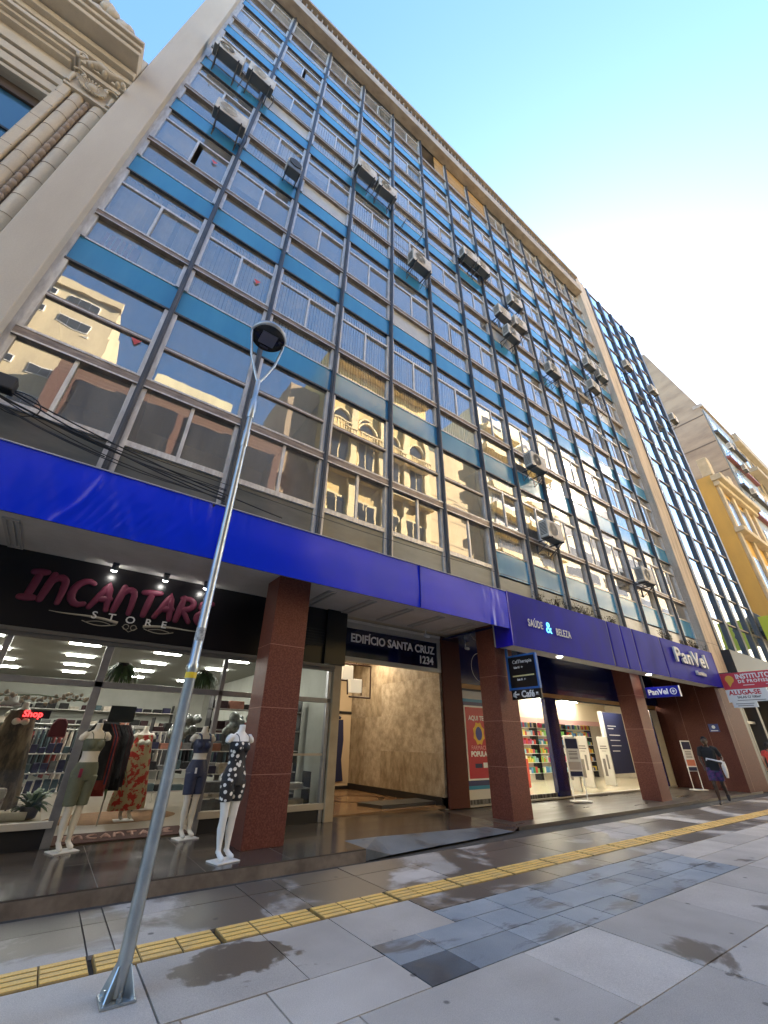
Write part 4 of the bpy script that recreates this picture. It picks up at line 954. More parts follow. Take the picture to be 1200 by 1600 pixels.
rb = MB().box(14.5, 14.75, 4.2, 4.45, .1, 1.0).build('red_dispenser', pm('dispenser_red', (.6, .05, .02), .4), bevel=.03); tag(rb, 'red rounded dispenser beside the first security gate', 'dispenser')
def stand(x, y, z, yaw, label, colr, hh=1.62):
    t = thing('sign_stand', label, 'sign stand', (x, y, z), 'white framed sign stands outside the pharmacy')
    R = Matrix.Rotation(yaw, 3, 'Z'); T = lambda p: tuple(R @ Vector(p) + Vector((x, y, z)))
    mb = MB()
    for s in (-.2, .2): mb.tube([T((s, 0, .03)), T((s, 0, hh - .05))], .014, n=8)
    mb.build('frame', M_white, t)
    MB().box(-.28, .28, -.14, .14, 0, .035, R=R, o=(x, y, z)).build('foot', M_white, t, bevel=.01)
    mb = MB(); mb.box(-.21, .21, -.015, .015, .6, hh, 0, R=R, o=(x, y, z)); mb.build('board', M_white, t, bevel=.012)
    for (a, b, m) in ((hh - .3, hh - .04, lg), (.62, .74, lg), (.78, .98, colr)):
        mb = MB(); mb.box(-.18, .18, -.0185, -.015, a, b, R=R, o=(x, y, z)); mb.build('print_block', m, t)
    mb = MB()
    for zz in (1.05, 1.09, 1.15, 1.19, 1.24): mb.box(-.13, .13, -.0185, -.015, zz, zz + .018, R=R, o=(x, y, z))
    mb.build('print_lines', MATS['print_dark'], t)
stand(12.95, 1.2, .06, -.55, 'sign stand with white board beside the second pillar and dark post', pm('print_pale', (.5, .45, .42), .5))
stand(20.3, .95, .06, -.45, 'sign stand with navy and salmon board near the red granite wall', pm('print_salmon', (.6, .2, .12), .5))
# hanging signs
cf = thing('cafe_sign', 'black blue framed projecting cafe sign with arrow, fixed on the second pillar', 'sign', (8.95, -.4, 2.45))
B('bracket', pm('bracket_blue', (.02, .12, .4), .4), cf, (8.93, 8.97, .0, .06, 2.62, 4.2))
B('panel', M_sign, cf, (8.925, 8.975, -.8, .0, 2.66, 3.4)); B('frame', MATS['bracket_blue'], cf, (8.91, 8.99, -.83, .03, 3.38, 3.42), (8.91, 8.99, -.83, .03, 2.63, 2.67), (8.91, 8.99, -.83, -.79, 2.67, 3.38), (8.91, 8.99, -.01, .03, 2.67, 3.38))
B('lower_panel', M_sign, cf, (8.925, 8.975, -.83, .0, 2.41, 2.625))
text('Café', .2, (8.92, -.47, 2.52), cf, M_let, face='w', off=.006, ext=.002); text('←', .22, (8.92, -.14, 2.52), cf, M_let, face='w', off=.008, ext=.002)
text('CafTherapia', .115, (8.92, -.42, 3.26), cf, M_let, face='w', ext=.002); text('Sala 01  ←', .065, (8.92, -.3, 3.13), cf, M_let, face='w', ext=.002, off=.002)
M_yl = pm('yellow_text', (.7, .62, .3), .5)
B('text_lines', M_yl, cf, (8.921, 8.924, -.72, -.1, 2.92, 2.95)); text('Sala 01  ←', .06, (8.92, -.35, 2.85), cf, M_let, face='w', ext=.002, off=.002)
B('cup_icon', M_let, cf, (8.921, 8.924, -.77, -.68, 2.49, 2.495), (8.921, 8.924, -.755, -.695, 2.51, 2.55))
hs = thing('hanging_pharmacy_sign', 'small blue hanging PanVel sign with round cross emblem by third pillar', 'sign', (16.1, -.5, 2.88))
B('panel', pm('sign_blue', (.008, .012, .3), .3), hs, (16.07, 16.13, -1.0, .03, 2.89, 3.21), bevel=.008); B('hanger', M_black, hs, (16.06, 16.1, .03, .1, 2.9, 3.6)); B('edge', M_white, hs, (16.065, 16.135, -1.02, -1.0, 2.885, 3.215))
text('PanVel', .23, (16.065, -.36, 3.05), hs, M_let, face='w', off=.008, ext=.002)
MB().tube([(16.065, -.83 + .09 * cos(a * pi / 10), 3.05 + .09 * sin(a * pi / 10)) for a in range(21)], .012, n=6).build('emblem_ring', M_let, hs)
B('emblem_cross', M_let, hs, (16.06, 16.066, -.88, -.78, 3.035, 3.065), (16.061, 16.067, -.845, -.815, 3.0, 3.1))
pl = thing('wall_plaque', 'small blue plaque with pale round dot on the red granite wall', 'plaque', (21.4, .17, 2.05)); B('plate', pm('plaque_blue', (.03, .05, .2), .4), pl, (21.375, 21.398, .0, .34, 2.0, 2.28)); MB().tube([(21.37, .17, 2.17), (21.374, .17, 2.17)], .06, n=20).build('dot', M_let, pl); B('text_line', M_let, pl, (21.372, 21.376, .05, .29, 2.03, 2.055))
# cctv cameras
for (x, y, z, w) in ((7.6, 1.6, 4.0, 'white bullet camera under the soffit beside the building name sign'), (9.45, 1.9, 3.95, 'white dome camera on the navy lintel left of the second pillar')):
    t = thing('security_camera', w, 'camera', (x, y, z)); MB().tube([(x, y, z + .2), (x, y, z)], .015).build('arm', M_white, t)
    MB().tube([(x - .1, y - .1, z), (x + .1, y - .02, z + .02)], .04, n=12).build('housing', M_white, t)

# =================================================================== STREET LAMP
LX, LY = .88, -2.84
lp = thing('street_lamp', 'slender galvanised street lamp with round head held in a fork', 'street lamp', (LX, LY, 0))
MB().lathe((LX, LY, 0), [(.047, .02), (.046, 2.02), (.05, 2.03), (.05, 2.08), (.043, 2.09), (.038, 3.5), (.033, 5.0)], n=28).build('pole', M_galv, lp)
MB().lathe((LX, LY, 0), [(.04, 4.55), (.042, 4.56), (.042, 4.78), (.04, 4.79)], n=24).build('coupling', M_galv, lp)
MB().lathe((LX, LY, 0), [(.04, 5.0), (.045, 5.02), (.045, 5.3), (.034, 5.32), (.032, 5.6), (.028, 5.66)], n=24).build('coupling', M_galv, lp)
MB().box(LX - .105, LX + .105, LY - .105, LY + .105, .0, .014).build('base_plate', M_galv, lp, bevel=.004)
for a in range(4):
    R = Matrix.Rotation(a * pi / 2 + pi / 4, 3, 'Z')
    mb = MB(); pf = [(.044, .014), (.125, .014), (.125, .025), (.055, .17), (.044, .17)]
    mb.add([tuple(R @ Vector((x, s, z)) + Vector((LX, LY, 0))) for s in (-.005, .005) for x, z in pf], [(0, 1, 2, 3, 4), (9, 8, 7, 6, 5)] + [(i, i + 5, (i + 1) % 5 + 5, (i + 1) % 5) for i in range(5)])
    mb.build('gusset', M_galv, lp)
    bx_ = R @ Vector((.17, 0, 0)); c = (LX + (.08, -.08, 0, 0)[a], LY + (0, 0, .08, -.08)[a], .014)
    MB().lathe(c, [(.018, 0), (.018, .018), (.009, .02), (.009, .045)], n=6, smooth=False).build('anchor_bolt', M_galv, lp)
for s in (-1, 1):
    MB().tube([(LX + s * .0, LY, 5.6), (LX + s * .07, LY, 5.78), (LX + s * .165, LY, 6.05), (LX + s * .225, LY, 6.42), (LX + s * .228, LY, 6.56)], .017, n=12).build('fork_arm', M_galv, lp)
M_head = pm('lamp_head_grey', (.38, .40, .42), .4, metal=.5)
MB().lathe((LX, LY, 6.5), [(.02, .0), (.235, .0), (.25, .02), (.25, .06), (.2, .1), (.05, .125), (.01, .13)], n=48).build('head', M_head, lp)
MB().lathe((LX, LY, 6.488), [(.01, .0), (.225, .0), (.228, .012)], n=48).build('lens_disc', pm('lens_black', (.006, .006, .008), .25), lp)
B('led_panel', pm('led_grey', (.17, .17, .19), .35), lp, (LX - .11, LX + .11, LY - .11, LY + .11, 6.478, 6.488), bevel=.004)
B('sensor_cover', pm('led_grey2', (.06, .06, .07), .35), lp, (LX - .06, LX + .06, LY + .14, LY + .175, 6.48, 6.488), bevel=.003)
B('sensor_cover', MATS['led_grey2'], lp, (LX + .14, LX + .17, LY - .06, LY - .02, 6.48, 6.488), bevel=.003)
MB().lathe((LX, LY, 1.96), [(.0475, 0), (.0475, .05)], n=24).build('yellow_tape', pm('tape_yellow', (.7, .5, .02), .5), lp)
MB().lathe((LX, LY, 2.28), [(.0435, 0), (.043, .12)], n=24).build('sticker', pm('sticker', (.5, .52, .52), .5, col2=(.15, .15, .15), nscale=40), lp)
#PART5_END
# =================================================================== AIR CONDITIONERS
AC = thing('air_conditioner', 'x', 'air conditioner', (0, 0, 0), 'air conditioner units bolted to the facades')
w, d, h = .8, .3, .56
MB().box(-w / 2, w / 2, -d / 2, d / 2, 0, h).build('casing', M_acw, AC, bevel=.02)
mb = MB()
mb.lathe((0, 0, 0), [(.225, 0), (.225, .012), (.205, .014), (.2, .004)], n=28)
mb.v = [(x - .1, -d / 2 - z, y + h / 2) for x, y, z in mb.v]
mb.build('fan_ring', M_acw, AC)
mb = MB(); mb.add([(-.1 + .2 * cos(2 * pi * i / 28), -d / 2 - .004, h / 2 + .2 * sin(2 * pi * i / 28)) for i in range(28)], [tuple(range(28))], 0)
for r_ in (.07, .115, .16):
    mb.tube([(-.1 + r_ * cos(a * pi / 12), -d / 2 - .01, h / 2 + r_ * sin(a * pi / 12)) for a in range(25)], .004, n=5, m=1)
for a in range(6): mb.tube([(-.1, -d / 2 - .01, h / 2), (-.1 + .2 * cos(a * pi / 3), -d / 2 - .01, h / 2 + .2 * sin(a * pi / 3))], .004, n=5, m=1)
mb.tube([(-.1, -d / 2 - .012, h / 2), (-.1, -d / 2 - .02, h / 2)], .04, n=12, m=1)
mb.build('fan_grille', [M_acd, M_acw], AC)
mb = MB()
for i in range(9): mb.box(-w / 2 - .004, -w / 2, -d / 2 + .04, d / 2 - .04, .08 + i * .045, .1 + i * .045)
mb.build('side_louvre', M_acd, AC)
MB().box(-w / 2 + .01, w / 2 - .01, -d / 2 + .01, d / 2 - .01, -.02, 0).build('drain_pan', M_acu, AC)
for s in (-.28, .28):
    mb = MB(); mb.box(s - .015, s + .015, -d / 2 - .05, d / 2 + .25, -.05, -.02); mb.box(s - .015, s + .015, d / 2 + .21, d / 2 + .25, -.38, -.02)
    mb.tube([(s, -d / 2, -.04), (s, d / 2 + .22, -.36)], .012, n=6); mb.build('bracket', M_black, AC)
MB().tube([(w / 2, .05, .12), (w / 2 + .07, .05, .1), (w / 2 + .1, .12, -.05), (w / 2 + .04, .3, -.3)], .012, n=8).build('pipe', M_black, AC)
acs = [(-1.75, 20.75, 0, 'upper left corner, first of the top left pair'), (-.72, 20.95, 0, 'second of the top left pair, touching the first mullion'), (-1.0, 17.2, 0, 'alone in the first window column below the top left pair'),
       (3.55, 20.85, 0, 'left one of the pair between the third and fourth mullions'), (4.55, 20.75, 0, 'right one of the pair against the fourth mullion'), (6.2, 17.35, 0, 'large one alone in the fifth window column'),
       (9.3, 21.2, 0, 'left one of the touching pair high above the second pillar'), (10.2, 21.2, 0, 'right one of the touching pair high above the second pillar'), (12.5, 20.6, 0, 'topmost of the four unit cluster'),
       (11.2, 18.6, 0, 'left of the four unit cluster'), (12.4, 18.8, 0, 'right of the four unit cluster'), (11.6, 17.5, 0, 'lowest of the four unit cluster'),
       (14.6, 17.2, 0, 'alone below and right of the four unit cluster'), (19.3, 20.9, 0, 'left one of the cluster near the right end pier'), (20.6, 20.8, 0, 'right one of the cluster near the right end pier'), (18.9, 18.8, 0, 'lower one of the cluster near the right end pier'),
       (11.4, 10.3, 0, 'in the bright reflection at mid height'), (11.5, 7.55, 0, 'lowest, above the navy pharmacy fascia'), (17.8, 7.45, 0, 'low one above the white channel lettering'),
       (24.7, 24.1, -.4, 'left one on the dark finned block'), (28.3, 24.0, -.4, 'right one on the dark finned block'), (30.5, 22.5, -.4, 'lowest one on the dark finned block')]
for i, (x, z, dy, lab) in enumerate(acs):
    o = AC if i == 0 else copytree(AC)
    o.location = (x, -.40 + dy, z - .25); o['label'] = 'air conditioner, ' + lab; o.rotation_euler = (0, 0, [0, .03, -.02, .05][i % 4]); o.scale = (1.12, 1.05, 1.1) if i != 5 else (1.2, 1.1, 1.25)
rc = thing('round_condenser', 'small round topped condenser unit alone in the second window column', 'air conditioner', (1.0, -.35, 17.1))
MB().box(.78, 1.22, -.5, -.2, 16.95, 17.3).build('casing', M_acu, rc, bevel=.02); mb = MB().tube([(1.0, -.5, 17.35), (1.0, -.2, 17.35)], .24, n=24); mb.build('fan_drum', M_acw, rc); MB().tube([(1.0, -.515, 17.35), (1.0, -.5, 17.35)], .2, n=24).build('fan_grille', M_acd, rc)
mb = MB(); mb.box(.8, .83, -.5, .0, 16.9, 16.93); mb.box(1.17, 1.2, -.5, .0, 16.9, 16.93); mb.build('bracket', M_black, rc)
mb = MB()
for (x, z, L0) in ((5.5, 19.7, .9), (14.2, 16.3, 1.2), (18.2, 17.6, 1.4)):
    for dz in (0, .35): pass
    t = thing('empty_bracket', 'empty black metal bracket frame, ' + {5.5: 'right of the unit pair by the fourth mullion', 14.2: 'below the lone unit right of the cluster', 18.2: 'below the cluster near the right end pier'}[x], 'bracket', (x, -.3, z))
    MB().tube([(x, -.02, z), (x, -.5, z), (x + L0, -.5, z), (x + L0, -.02, z)], .016, n=6).tube([(x, -.02, z - .35), (x, -.45, z - .02)], .012, n=6).tube([(x + L0, -.02, z - .35), (x + L0, -.45, z - .02)], .012, n=6).build('frame', M_black, t)

# =================================================================== NEIGHBOURS, RIGHT
M_b2glass = glass('curtain_wall_glass', tint=(.85, .93, 1), base=.5, gain=1.2, wave=.02, trans=(.4, .4, .4))
nb = thing('glazed_office_block', 'tall narrow glazed block with broad black vertical fins', 'building', (27.3, 4, 0))
B('core', M_int, nb, (23.56, 31.2, .6, 12, 0, 32.3)); FX = [23.7, 25.6, 27.4, 29.2, 31.05]
B('lower_band', M_dark, nb, (23.56, 31.2, -.7, .6, 3.9, 5.3)); [B('ground_wall', pm('b2_ground', (.05, .05, .05), .5), nb, (xa, xb, -.2, .6, 0, 3.9)) for xa, xb in ((23.56, 24.2), (26, 26.3), (28.8, 31.2))]
B('door', pm('alu_door', (.3, .31, .31), .35, metal=.5), nb, (24.3, 24.36, .0, .1, .1, 3.5), (25.0, 25.06, .0, .1, .1, 3.5), (24.3, 25.9, .0, .1, 2.4, 2.5))
B('roof_rail', M_silver, nb, (23.6, 23.64, -.3, 1, 33.2, 33.24), (23.6, 23.64, -.3, -.26, 32.3, 33.2), (23.6, 23.64, .4, .44, 32.3, 33.2))
for x in FX: B('fin', M_black, nb, (x - .15, x + .15, -.42, -.2, 5.3, 32.5), bevel=.01)
for i in range(4):
    for k in range(17):
        z0 = 5.3 + k * 1.6; z1 = z0 + 1.6
        f = MB(); f.box(FX[i] + .15, FX[i + 1] - .15, -.36, -.24, z1 - .06, z1); wfo = f.build('window', M_bronze, nb)
        g = MB(); panequad(g, FX[i] + .15, FX[i + 1] - .15, -.3, z0, z1 - .06); g.build('pane', M_b2glass, wfo, fix=False)
B('backing', M_int, nb, (23.56, 31.2, .1, .12, 5.3, 32.3))
# low shop between, awning, sign
lo = thing('low_shop_building', 'low dark shop building between the glazed block and the yellow house', 'building', (34, 4, 0))
B('wall', pm('low_wall', (.10, .10, .11), .7), lo, (31.25, 36.4, -.2, 12, 0, 7.0)); B('awning', M_dark, lo, (31.3, 36.4, -1.3, -.2, 7.0, 7.3), bevel=.03)
mb = MB(); mb.prism([(-1.4, 7.3), (-.2, 8.6), (-.2, 7.3)], 'x', 31.4, 33.4); mb.build('awning_hood', pm('hood_grey', (.16, .17, .19), .5), lo)
ys = thing('lime_banner', 'lime yellow projecting banner with dark letter S at the right edge', 'sign', (31, -1.1, 6.3)); B('face', pm('lime', (.55, .62, .05), .5), ys, (30.97, 31.03, -2.0, -.6, 6.35, 8.0)); B('bracket', M_black, ys, (30.98, 31.02, -.6, -.2, 7.4, 7.45))
text('S', .9, (30.96, -1.2, 7.2), ys, lg, face='w', off=.02)
rs = thing('red_projecting_sign', 'red projecting sign reading INSTITUTO MIX with round yellow emblem', 'sign', (24, -1, 3.7)); B('panel', pm('sign_red', (.6, .05, .07), .4), rs, (23.96, 24.04, -3.2, .12, 3.72, 4.38)); B('bracket', M_black, rs, (23.98, 24.02, -.3, .2, 4.38, 4.42))
text('INSTITUTO MIX', .27, (23.955, -.42, 4.2), rs, M_let, face='w', off=.008, ext=.002, align='LEFT', sx=.9); text('DE PROFISSÕES', .17, (23.955, -.46, 4.0), rs, M_let, face='w', off=.006, ext=.002, align='LEFT', space=1.25)
B('text_line', M_let, rs, (23.95, 23.958, -1.0, -.6, 3.84, 3.865), (23.95, 23.958, -1.8, -1.4, 3.84, 3.865))
mb = MB(); mb.tube([(23.945, -.18, 4.12), (23.955, -.18, 4.12)], .16, n=20); mb.add([(23.944, -.05, 4.05), (23.944, -.3, 4.05), (23.944, -.12, 3.8)], [(0, 1, 2)]); mb.build('emblem', pm('emblem_orange', (.8, .42, .05), .4), rs)
ws = thing('white_rental_sign', 'white board reading ALUGA-SE hanging under the red projecting sign', 'sign', (24, -.6, 3.0)); B('board', M_white, ws, (23.97, 24.03, -1.35, .12, 3.2, 3.7), (23.975, 24.025, -.85, .02, 2.98, 3.2))
text('ALUGA-SE', .25, (23.965, -.55, 3.56), ws, pm('red_letter', (.5, .02, .03), .5), face='w', off=.008, ext=.002); text('SALAS C/ 100m²', .12, (23.965, -.65, 3.38), ws, MATS['print_dark'], face='w', off=.004, ext=.002)
B('text_line', MATS['print_dark'], ws, (23.962, 23.968, -1.2, -.2, 3.25, 3.27), (23.962, 23.97, -.75, -.1, 3.12, 3.14), (23.962, 23.97, -.7, -.15, 3.04, 3.06))
rs.location = (22.1, -1.48, 3.52); rs.scale = (.92, .92, .92); ws.location = (22.1, -1.11, 2.88); ws.scale = (.92, .92, .92)
# yellow house
M_yel = pm('ochre_yellow_render', (.55, .34, .085), .8, col2=(.46, .29, .08), nscale=.7, nstretch=(1, 1, .4), fine=.06)
M_crm = pm('cream_stone', (.52, .44, .31), .8, col2=(.40, .34, .24), nscale=1.5, bump=.1)
yh = thing('yellow_house', 'ochre yellow historic house with cream trim between taller blocks', 'building', (40.5, 5, 0))
B('wall', M_yel, yh, (36.5, 45.0, -.3, 12, 0, 20.3)); B('cornice', M_crm, yh, (36.2, 45.2, -1.0, -.3, 19.6, 20.1), (36.35, 45.1, -.7, -.3, 19.2, 19.6), (36.4, 45.1, -.9, -.3, 15.2, 15.6), bevel=.05)
B('parapet', M_crm, yh, (36.5, 37.3, -.5, .2, 20.3, 22.0), (41.5, 42.3, -.5, .2, 20.3, 22.2), (36.9, 42, -.35, .0, 20.3, 20.9), bevel=.05)
for x in (36.6, 39.4, 42.2, 44.3): B('pilaster', M_crm, yh, (x, x + .6, -.5, -.3, 5, 19.2), bevel=.03)
for k, z in enumerate((6.5, 11, 16)):
    for x in (37.7, 38.6, 40.5, 41.3, 43.2):
        f = B('window', M_crm, yh, (x - .1, x + .7, -.36, -.28, z - .1, z + 2.7)); B('pane', pm('old_pane', (.03, .04, .05), .1), f, (x, x + .6, -.38, -.36, z, z + 2.6))
for x in (37.4, 40.2):
    b = B('balcony', M_crm, yh, (x, x + 1.9, -1.2, -.3, 10.6, 10.8)); mb = MB()
    for i in range(14): mb.tube([(x + .05 + i * .14, -1.15, 10.8), (x + .05 + i * .14, -1.15, 11.6)], .02, n=5)
    mb.tube([(x, -1.15, 11.62), (x + 1.9, -1.15, 11.62)], .03, n=6); mb.build('railing', M_black, b)
# brown block
M_brn = pm('weathered_brown_render', (.36, .28, .20), .85, col2=(.22, .165, .12), nscale=.5, nstretch=(1, .6, 1.6), lo=.4, hi=.72, bump=.15, fine=.08)
bb = thing('brown_tower_block', 'tall weathered brown block with blank side wall behind the yellow house', 'building', (50, 8, 0))
mb = MB(); mb.prism([(-.3, 0), (14, 0), (14, 43.2), (2.3, 43.2), (-.3, 32.5)], 'x', 45.2, 54.0); mb.build('wall', M_brn, bb)
B('slab_edge', pm('slab_edge_brown', (.13, .1, .08), .9), bb, *[(45.17, 45.2, -.3, 14, z, z + .12) for z in (24.6, 28.0, 31.4)])
B('front_cladding', pm('grey_blue_cladding', (.24, .27, .28), .5, col2=(.17, .19, .2), nscale=1), bb, (45.4, 53.8, -.42, -.3, 6, 32.3)); B('coping', M_conc, bb, (45.15, 54.1, -.55, .3, 32.5, 32.9))
for k in range(8):
    f0 = 7 + k * 3.2
    B('sill_band', pm('band_dark', (.06, .06, .065), .6) if k % 2 else pm('band_red', (.2, .07, .07), .6), bb, (45.4, 53.8, -.75, -.42, f0 - .35, f0 - .1))
    for i in range(4):
        x = 45.7 + i * 2.0; f = B('window', M_silver, bb, (x, x + 1.7, -.47, -.42, f0, f0 + 1.6)); B('pane', pm('mirror_pane', (.35, .45, .52), .06, metal=.9), f, (x + .06, x + .82, -.485, -.47, f0 + .06, f0 + 1.54), (x + .88, x + 1.64, -.485, -.47, f0 + .06, f0 + 1.54))
for i, (x, z, lab) in enumerate(((46.2, 27.0, 'upper one'), (48.0, 25.2, 'middle one'), (46.4, 21.8, 'lower one'))):
    o = copytree(AC); o.location = (x, -.95, z); o['label'] = 'air conditioner on the blue grey front of the far brown block, ' + lab
fb5 = thing('beige_far_building', 'pale beige building with stepped cornice farthest along the street', 'building', (62, 6, 0))
M_bei = pm('beige_render', (.42, .37, .30), .85, col2=(.32, .28, .22), nscale=.6)
B('wall', M_bei, fb5, (54.05, 66, -.3, 14, 0, 32.8)); B('cornice', M_bei, fb5, (54.0, 66.2, -.9, -.3, 32.0, 33.2), (54.0, 66.2, -1.2, -.3, 27.8, 28.3), bevel=.06)
for k in range(8):
    for i in range(4):
        x, z = 55 + i * 2.8, 6 + k * 3.3; f = B('window', M_crm, fb5, (x - .12, x + 1.5, -.42, -.3, z - .1, z + 2.1)); B('pane', MATS['old_pane'], f, (x, x + 1.38, -.44, -.42, z, z + 2.0))
ls6 = thing('red_brown_far_building', 'red brown building at the far right edge beyond the beige one', 'building', (75, 6, 0)); B('wall', pm('red_brown_render', (.27, .16, .12), .85, col2=(.2, .12, .09), nscale=.6), ls6, (66.1, 84, -.3, 14, 0, 28.5)); B('cornice', M_bei, ls6, (66.1, 84, -.8, -.3, 27.5, 28.3))
#PART6_END
# =================================================================== NEIGHBOUR, LEFT (ornate)
M_orn2 = pm('carved_limestone', (.68, .59, .45), .75, col2=(.55, .47, .36), nscale=1.3, nstretch=(1, 1, .5), bump=.2, bscale=35, fine=.07)
M_orn2b = 0
M_ornj = pm('limestone_joint', (.24, .19, .15), .9)
ob = thing('ornate_stone_building', 'ornate cream stone building with beaded pilaster, carved capital and cornice', 'building', (-7, 3, 0))
B('wall', M_orn2, ob, (-12, -5.1, .15, 12, 0, 15.8), (-5.1, -3.98, .15, 12, 0, 10.0), (-5.1, -3.98, .15, 12, 13.6, 15.8), (-3.98, -3.1, .1, 12, 0, 16.4))
wn = B('window', pm('window_dark_frame', (.05, .045, .04), .5), ob, (-5.1, -3.98, .34, .4, 10.0, 13.6)); mb = MB(); mb.quad((-5.05, .33, 10), (-4.0, .33, 10), (-4.0, .33, 13.55), (-5.05, .33, 13.55)); mb.build('pane', pm('deep_blue_pane', (.05, .14, .24), .08, coat=.6), wn)
B('glazing_bar', M_dark, wn, (-5.05, -4.0, .29, .33, 12.1, 12.16)); B('blind', pm('brown_blind', (.09, .06, .04), .6), wn, (-5.05, -4.0, .26, .32, 13.3, 13.6))
B('sill', M_orn2, ob, (-5.4, -3.95, -.1, .2, 9.6, 10.0), bevel=.04)
# pilaster with courses: flat band, concave, bead rope, quarter round
for (x0, x1, y0, nm) in ((-3.98, -3.82, -.16, 'pilaster_band'),):
    B(nm, M_orn2, ob, (x0, x1, y0, .1, 4, 14.05), bevel=.02)
B('pilaster_reveal', M_orn2, ob, (-4.02, -3.98, -.1, .12, 4, 14.05))
MB().tube([(-3.68, -.02, 4), (-3.68, -.02, 14.05)], .13, n=20).build('pilaster_roll', M_orn2, ob)
MB().tube([(-3.28, .0, 4), (-3.28, .0, 14.0)], .16, n=20).build('pilaster_roll', M_orn2, ob)
mb = MB(); z = 4.2; i = 0
while z < 13.95:
    if i % 3 == 0: mb.ball((-3.485, -.1, z + .06), .055, .055, .085, n=10, k=7); z += .16
    else: mb.ball((-3.485, -.1, z), .055, .055, .02, n=10, k=5); z += .045
    i += 1
mb.build('bead_rope', pm('bead_stone', (.42, .33, .26), .8), ob)
B('bead_groove', M_ornj, ob, (-3.55, -3.42, -.06, .1, 4, 13.95))
mb = MB(); z = 4.3
while z < 14:
    mb.tube([(-3.68 + .134 * cos(a), -.02 + .134 * sin(a), z) for a in [radians(180 + 18 * k) for k in range(11)]], .006, n=4)
    mb.tube([(-3.28 + .164 * cos(a), .0 + .164 * sin(a), z + .1) for a in [radians(180 + 18 * k) for k in range(11)]], .006, n=4)
    mb.box(-3.985, -3.815, -.163, -.155, z, z + .01); z += .62
mb.build('course_joints', M_ornj, ob)
# capital
mb = MB(); mb.box(-3.98, -3.12, -.2, .1, 14.02, 14.1); mb.box(-3.95, -3.12, -.17, .1, 14.1, 14.72); mb.box(-3.9, -3.12, -.3, .1, 14.72, 14.86)
for j in range(24):
    a = 2 * pi * j / 24; mb.tube([(-3.55 + .11 * cos(a), -.21, 14.42 + .11 * sin(a)), (-3.55 + .27 * cos(a), -.25, 14.42 + .24 * sin(a))], [.012, .025], n=6)
mb.ball((-3.55, -.22, 14.42), .1, .07, .1, n=16, k=10)
mb.tube([(-3.55 + .12 * cos(a * .3), -.23, 14.42 + .12 * sin(a * .3)) for a in range(22)], .018, n=6)
for s in (-1, 1):
    mb.tube([(-3.55 + s * (.36 - .03 * t) * cos(.1) + s * .07 * cos(t), -.26, 14.66 + .07 * sin(t) - .01 * t) for t in [k * .45 for k in range(16)]], .022, n=6)
    mb.tube([(-3.55 + s * .38, -.2, 14.12 + .4 * u) for u in (0, .3, .6, 1)], [.05, .03, .04, .05], n=8)
mb.build('capital', M_orn2, ob)
# volute console above capital
mb = MB()
mb.tube([(-3.95 + .1 * cos(a * .35) * (1 - a / 30), -.4, 15.0 + .14 * sin(a * .35) * (1 - a / 30)) for a in range(22)], .035, n=8)
mb.tube([(-3.85, -.35, 14.95), (-3.6, -.42, 15.05), (-3.4, -.42, 15.0), (-3.15, -.42, 15.1)], [.05, .09, .06, .08], n=12)
for k in range(8): mb.ball((-3.75 + .09 * k, -.36 - .03 * (k % 2), 14.95 + .05 * (k % 3)), .06, .08, .07, n=8, k=6)
mb.build('console', M_orn2, ob)
# entablature: stepped mouldings, dentil, corona, hood over the window
B('hood', M_orn2, ob, (-6.5, -4.0, -.42, .15, 15.0, 15.12), (-6.45, -4.05, -.34, .15, 14.9, 15.0), (-6.4, -4.1, -.25, .15, 14.78, 14.9), bevel=.01)
B('hood_fascia', M_orn2, ob, (-6.5, -3.98, -.1, .15, 14.35, 14.78), (-6.5, -3.98, -.05, .15, 14.05, 14.3), (-6.5, -3.98, .0, .15, 13.75, 14.02), (-6.5, -3.98, .05, .15, 13.6, 13.72), bevel=.01)
B('architrave', M_orn2, ob, (-12, -3.1, -.15, .15, 15.3, 15.55), (-12, -3.1, -.25, .15, 15.55, 15.75), (-12, -3.1, -.38, .15, 15.75, 15.95), bevel=.015)
B('corona', M_orn2, ob, (-12, -3.1, -.75, .15, 16.0, 16.16), (-12, -3.1, -.82, .15, 16.16, 16.3), (-12, -3.1, -.9, .15, 16.3, 16.42), bevel=.02)
B('attic', M_orn2, ob, (-12, -3.1, -.3, .3, 16.42, 17.0))
mb = MB(); ro = random.Random(9)
for k in range(170):   # carved scroll crest
    u = ro.random(); x = -3.55 - 2.9 * u; top = 17.0 + 1.75 * u ** 1.1; z = 16.4 + (top - 16.4) * ro.random() ** .8
    r_ = ro.uniform(.07, .19); mb.ball((x, -.55 + ro.uniform(-.18, .12), z), r_, r_ * .8, r_, n=9, k=6)
for k in range(16):
    u = (k + .5) / 16; x = -3.55 - 2.9 * u; top = 17.0 + 1.75 * u ** 1.1
    mb.tube([(x + .16 * cos(a * .5) * (1 - a / 16), -.62, top - .12 + .16 * sin(a * .5) * (1 - a / 16)) for a in range(14)], .04, n=7)
mb.build('carved_crest', M_orn2, ob)
mb = MB(); mb.box(-3.6, -3.36, -.85, -.55, 16.42, 16.52); mb.lathe((-3.48, -.7, 16.5), [(.09, 0), (.05, .06), (.11, .16), (.1, .26), (.03, .36)], n=14); mb.build('finial', M_conc, ob)
mb = MB(); mb.prism([(-6.4, 16.9), (-5.0, 16.9), (-5.0, 18.9), (-5.4, 19.6), (-6.4, 19.6)], 'y', -.5, .3); mb.build('gable', M_orn2, ob)
mb = MB(); mb.box(-5.25, -4.93, -.62, -.3, 18.6, 19.5); mb.build('pinnacle', pm('dark_stone', (.16, .13, .11), .85), ob, bevel=.03)
